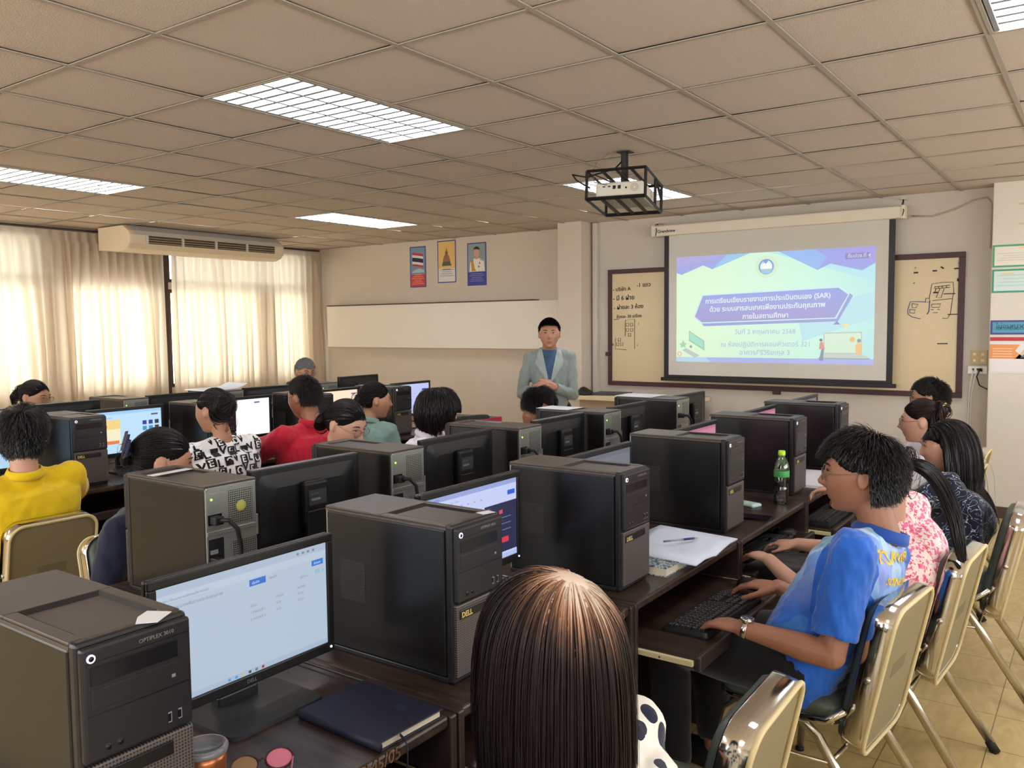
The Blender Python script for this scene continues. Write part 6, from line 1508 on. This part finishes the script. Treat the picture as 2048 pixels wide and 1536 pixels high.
P = person('woman with pinned short black hair in a black and white letter-print blouse', (-3.90, 2.68), PI/2, (-3.80, 2.66, 1.215), 'tan', True, hp=.1, hy=.25, voxel=.0075, shirt=c_love, sleeve=.9, trousers=c_dark, slouch=.04, fold=.004, fat=1.28, cloth='blouse')
tied_hair(P, (-.015, -.10, .035), 'soft', 2400, bun=.026, seed=81)
b = MB(P['T']); 
for z_ in (.05, .04, .03): b.ell((.055, -.095, z_), (.003, .003, .003), m_usb, 8, 6)
b.build('hair_pin', P['body'])
m_blk = cloth('letter_black', (18, 18, 20), n=0); LOVE = P
for row, (zz, txt) in enumerate([(.26-.056*r_, ('LOVE'*5)[(r_*3) % 4:][:15]) for r_ in range(10)]):
    mb = MB(); PM_ = Matrix.Identity(4); X_ = P['rt']; Z_ = (-P['fw']*.82+P['up']*.57).normalized(); Y_ = Z_.cross(X_); cen = P['PV']+(P['NB']-P['PV'])*.66+Z_*.32+Y_*zz
    for i in range(3): PM_[i][0], PM_[i][1], PM_[i][2], PM_[i][3] = X_[i], Y_[i], Z_[i], cen[i]
    mb.M = PM_; mb.dm = PM_
    for ci, ch in enumerate(txt):
        x_ = -.335+ci*.045; dy_ = ((ci*7+row*3) % 5-2)*.004; inv = (ci+row) % 2
        if inv: mb.add([(x_, dy_-.008, 0), (x_+.043, dy_-.006, 0), (x_+.043, dy_+.040, 0), (x_, dy_+.040, 0)], [(0, 1, 2, 3)], m_blk); mb.text(ch, .048, c_love, Matrix.Translation((x_+.006, dy_, .006)), bold=.001)
        else: mb.text(ch, .056, m_blk, Matrix.Translation((x_+.002, dy_, .001)) @ Matrix.Rotation(((ci*5) % 3-1)*.15, 4, 'Z'), bold=.0022)
    decal(P['shirt'], mb, 'letter_print', P['body'], .0015+.0004*row)
P = person('person with short black hair in a red shirt, left arm reaching to the desk', (-3.89, 3.27), PI/2, (-3.77, 3.24, 1.245), 'brown', hp=.12, hy=.15, voxel=.0075, shirt=c_red, sleeve=1.0, trousers=c_dark, slouch=.05, collar=c_red, fold=.008, fat=1.2, elbow_out=.55, wl=(-4.24, 3.02, .78), glasses=dict(m=m_bez))
short_hair(P, 'soft', 2600, .028, .010, seed=91, lift=.5)
P = person('woman with black hair tied low in a sage green blouse', (-3.84, 3.82), .25, (-3.83, 3.88, 1.175), 'tan', True, hp=.12, hy=-.80, voxel=.0075, shirt=c_teal, sleeve=.95, trousers=c_dark, slouch=.05, fold=.009, cloth='blouse', collar=c_teal, fat=1.02)
tied_hair(P, (.0, -.11, -.01), 'black', 2200, bun=.030, seed=101)
# --- outward-facing people of the middle row
P = person('woman with black hair tied in a navy bow, half hidden by the near tower', (-2.80, 1.72), -PI/2+.35, (-2.735, 1.70, 1.175), 'tan', True, hp=.28, hy=.75, voxel=.0075, shirt=c_navy, sleeve=.9, trousers=c_navy, slouch=.06, cloth='blouse', wl=(-2.52, 1.90, .66), wr=(-2.52, 1.56, .66))
tied_hair(P, (0, -.115, .0), 'black', 2600, bun=.028, seed=111, vol=.010)
b = MB(P['T']); m_bow = cloth('bow_navy', (38, 42, 66), n=.05)
for sx in (-1, 1):
    for q in (0, .5): b.loft([[(sx*.005+x*.3, -.13-q*.01, .02+z*.3) for x, z in rrect(.03, .04, .01)], [(sx*(.045-q*.01)+x, -.135-q*.015, .025+q*.03+z) for x, z in rrect(.035, .07, .012)], [(sx*(.062-q*.01)+x, -.125-q*.015, .03+q*.035+z) for x, z in rrect(.01, .06, .004)]], m_bow)
b.build('hair_bow', P['body'])
P = person('woman looking down with thin metal glasses and hair in a dark scrunchie bun', (-3.0, 2.80), -PI/2+.12, (-2.93, 2.77, 1.185), 'fair', True, hp=.42, hy=0, voxel=.0055, shirt=c_red, sleeve=.9, trousers=c_dark, slouch=.06, glasses=dict(rx=.024, rz=.019), closed=True, cloth='blouse', wl=(-2.64, 2.98, .66), wr=(-2.66, 2.62, .66))
tied_hair(P, (0.03, -.105, -.035), 'black', 3200, bun=.034, seed=121, front=.52)
P = person('boy with a glossy black bowl haircut in a white shirt, facing right', (-3.0, 3.42), -PI/2+.5, (-2.92, 3.43, 1.20), 'light', hp=.25, hy=.55, voxel=.0075, shirt=c_white, sleeve=.8, trousers=c_jeans, slouch=.05, collar=c_white, wl=(-2.66, 3.62, .66), wr=(-2.66, 3.28, .66), cloth='shirt')
BW = reg(.45, .05, -.66)
hair_obj(P['body'], P['T'], [shell(0, BW), strands(P['T'], 9000, 0, BW, (0, -.3, .95), lambda d, g: np.where(d[:, 1] < -.3, .13, .125), .5, .020, 12, .0012, wob=.04, seed=131, lift=.05, curl_in=.08, clear='long', fz=.01, cy=.078)], HR['black'])
P = person('boy with short black hair and a white face mask, striped shirt, head bowed', (-3.0, 4.38), -PI/2+.5, (-2.92, 4.41, 1.135), 'brown', hp=.50, hy=.60, voxel=.0075, shirt=c_stripe, sleeve=.8, trousers=c_jeans, slouch=.07, wl=(-2.66, 4.60, .66), wr=(-2.66, 4.24, .66), fold=.004)
short_hair(P, 'black', 2800, .05, .016, fringe=.2, seed=141)
b = MB(P['T']); b.loft([[(x*sc_, y_, -.045+z) for x, z in rrect(.10, .085, .03)] for y_, sc_ in ((.062, 1.25), (.088, 1.05), (.106, .75), (.112, .3))], c_mask)
for sx in (-1, 1): b.tube([(sx*.055, .075, -.025), (sx*.072, .03, -.015), (sx*.078, .0, -.012)], .0012, c_mask, 5); b.tube([(sx*.05, .075, -.075), (sx*.068, .03, -.05), (sx*.078, .0, -.030)], .0012, c_mask, 5)
b.build('face_mask', P['body'])
# --- window side
P = person('woman with a short ponytail and glasses at the far left, in front of the curtains', (-6.07, 2.82), -PI/2, (-5.99, 2.79, 1.185), 'tan', True, hp=.2, hy=.45, voxel=.008, shirt=c_cream, sleeve=.9, trousers=c_dark, glasses=dict(), cloth='blouse', wl=(-5.72, 3.0, .76), wr=(-5.72, 2.62, .76))
tied_hair(P, (0, -.11, .01), 'black', 2000, tail=([(0, -.03, -.005), (0, -.05, -.04), (0, -.045, -.09)], [.018, .028, .028, .012], 260), seed=151, front=.55)
P = person('grey-haired man with glasses at the far corner by the curtains', (-6.02, 5.14), -PI/2, (-5.93, 5.12, 1.245), 'tan', hp=.25, hy=-.25, voxel=.008, shirt=c_cream, sleeve=.9, trousers=c_dark, glasses=dict(), wl=(-5.72, 5.3, .76), wr=(-5.72, 4.95, .76))
short_hair(P, 'grey', 2200, .03, .010, seed=161)

# --- the man standing
yaw_s = math.atan2(-(0+3.45), (0-5.35))  # local +y towards the camera: (-sin a, cos a) = (3.45, -5.35)/|.|
MW_ = Matrix.Translation((-3.45, 5.36, 0)) @ Matrix.Rotation(yaw_s, 4, 'Z')
wp = lambda x, y, z: tuple(MW_ @ Vector((x, y, z)))
P = person('standing man in a grey-green suit jacket over a blue shirt, hands clasped', (-3.45, 5.36), yaw_s, wp(0, .035, 1.568), 'tan', stand=True, wl=wp(-.035, .205, 1.075), wr=wp(.105, .215, 1.07), hy=.0, hp=.02, voxel=.0045, shirt=c_grey, sleeve=1.93, trousers=c_jeans, hands='clasp', fat=.82, cloth='suit_jacket', cvox=.0065, fold=.009, elbow_out=.45, headk=.92, jaw=.10, slv=.84, nk=.118)
short_hair(P, 'black', 4600, .022, .012, seed=171, front=.62, side=.30, lift=1.6, grav=.0, nape=-.35, kx=.12)
STAND = P
# blue shirt front and lapels pressed on the jacket front
def front_decal(P, pts, m, name, off, layers=1):
    mb = MB(); PM_ = Matrix.Identity(4); Z_ = P['fw']; X_ = -P['rt']; Y_ = Z_.cross(X_); cen = P['NB']+Z_*.3
    for i in range(3): PM_[i][0], PM_[i][1], PM_[i][2], PM_[i][3] = X_[i], Y_[i], Z_[i], cen[i]
    mb.M = PM_; mb.dm = PM_
    def tri_grid(a, b_, c_, n=10):
        v = []; f = []; idx = {}
        for i in range(n+1):
            for j in range(n+1-i):
                u, w_ = i/n, j/n; idx[i, j] = len(v); v.append((a[0]*(1-u-w_)+b_[0]*u+c_[0]*w_, a[1]*(1-u-w_)+b_[1]*u+c_[1]*w_, 0))
        for i in range(n):
            for j in range(n-i):
                f.append((idx[i, j], idx[i+1, j], idx[i, j+1]))
                if i+j < n-1: f.append((idx[i+1, j], idx[i+1, j+1], idx[i, j+1]))
        mb.add(v, f, m)
    for t_ in pts: tri_grid(*t_)
    return decal(P['shirt'], mb, name, P['body'], off)
V0 = (0, -.275)
front_decal(P, [((-.058, .0), V0, (.058, .0))], c_shirtb, 'shirt_front', .003)
c_lap = cloth('lapel', (152, 163, 159), n=.04)
front_decal(P, [((-.060, .02), (-.108, -.10), V0), ((-.060, .02), (-.085, .0), (-.108, -.10))], c_lap, 'lapel', .007)
front_decal(P, [((.060, .02), V0, (.108, -.10)), ((.060, .02), (.108, -.10), (.085, .0))], c_lap, 'lapel', .007)
b = MB(); kz = P['PV']+Vector((0, 0, .18)); 
front_decal(P, [((-.003, -.275), (.004, -.60), (.003, -.275))], c_dark, 'front_seam', .002)
NBs = P['NB']; n = 26
b.loft([[tuple(NBs+P['rt']*r_*math.cos(2*PI*a/n)+P['fw']*(r_*1.05*math.sin(2*PI*a/n)+.006)+P['up']*(h_-.016*math.sin(2*PI*a/n))) for a in range(n)] for r_, h_ in ((.070, -.045), (.062, .008), (.066, .009), (.076, -.045))], c_shirtb, caps=False, close=True); b.build('shirt_collar', P['body'])
b = MB(); b.loft([[tuple(NBs+P['rt']*r_*math.cos(PI+PI*a/18)+P['fw']*(r_*math.sin(PI+PI*a/18)+.012)+P['up']*h_) for a in range(19)]+[tuple(NBs+P['rt']*(r_+.004)*math.cos(PI+PI*a/18)+P['fw']*((r_+.004)*math.sin(PI+PI*a/18)+.012)+P['up']*h_) for a in range(18, -1, -1)] for r_, h_ in ((.078, -.05), (.070, .002), (.074, .004), (.084, -.048))], c_lap, caps=True); b.build('jacket_collar', P['body'])
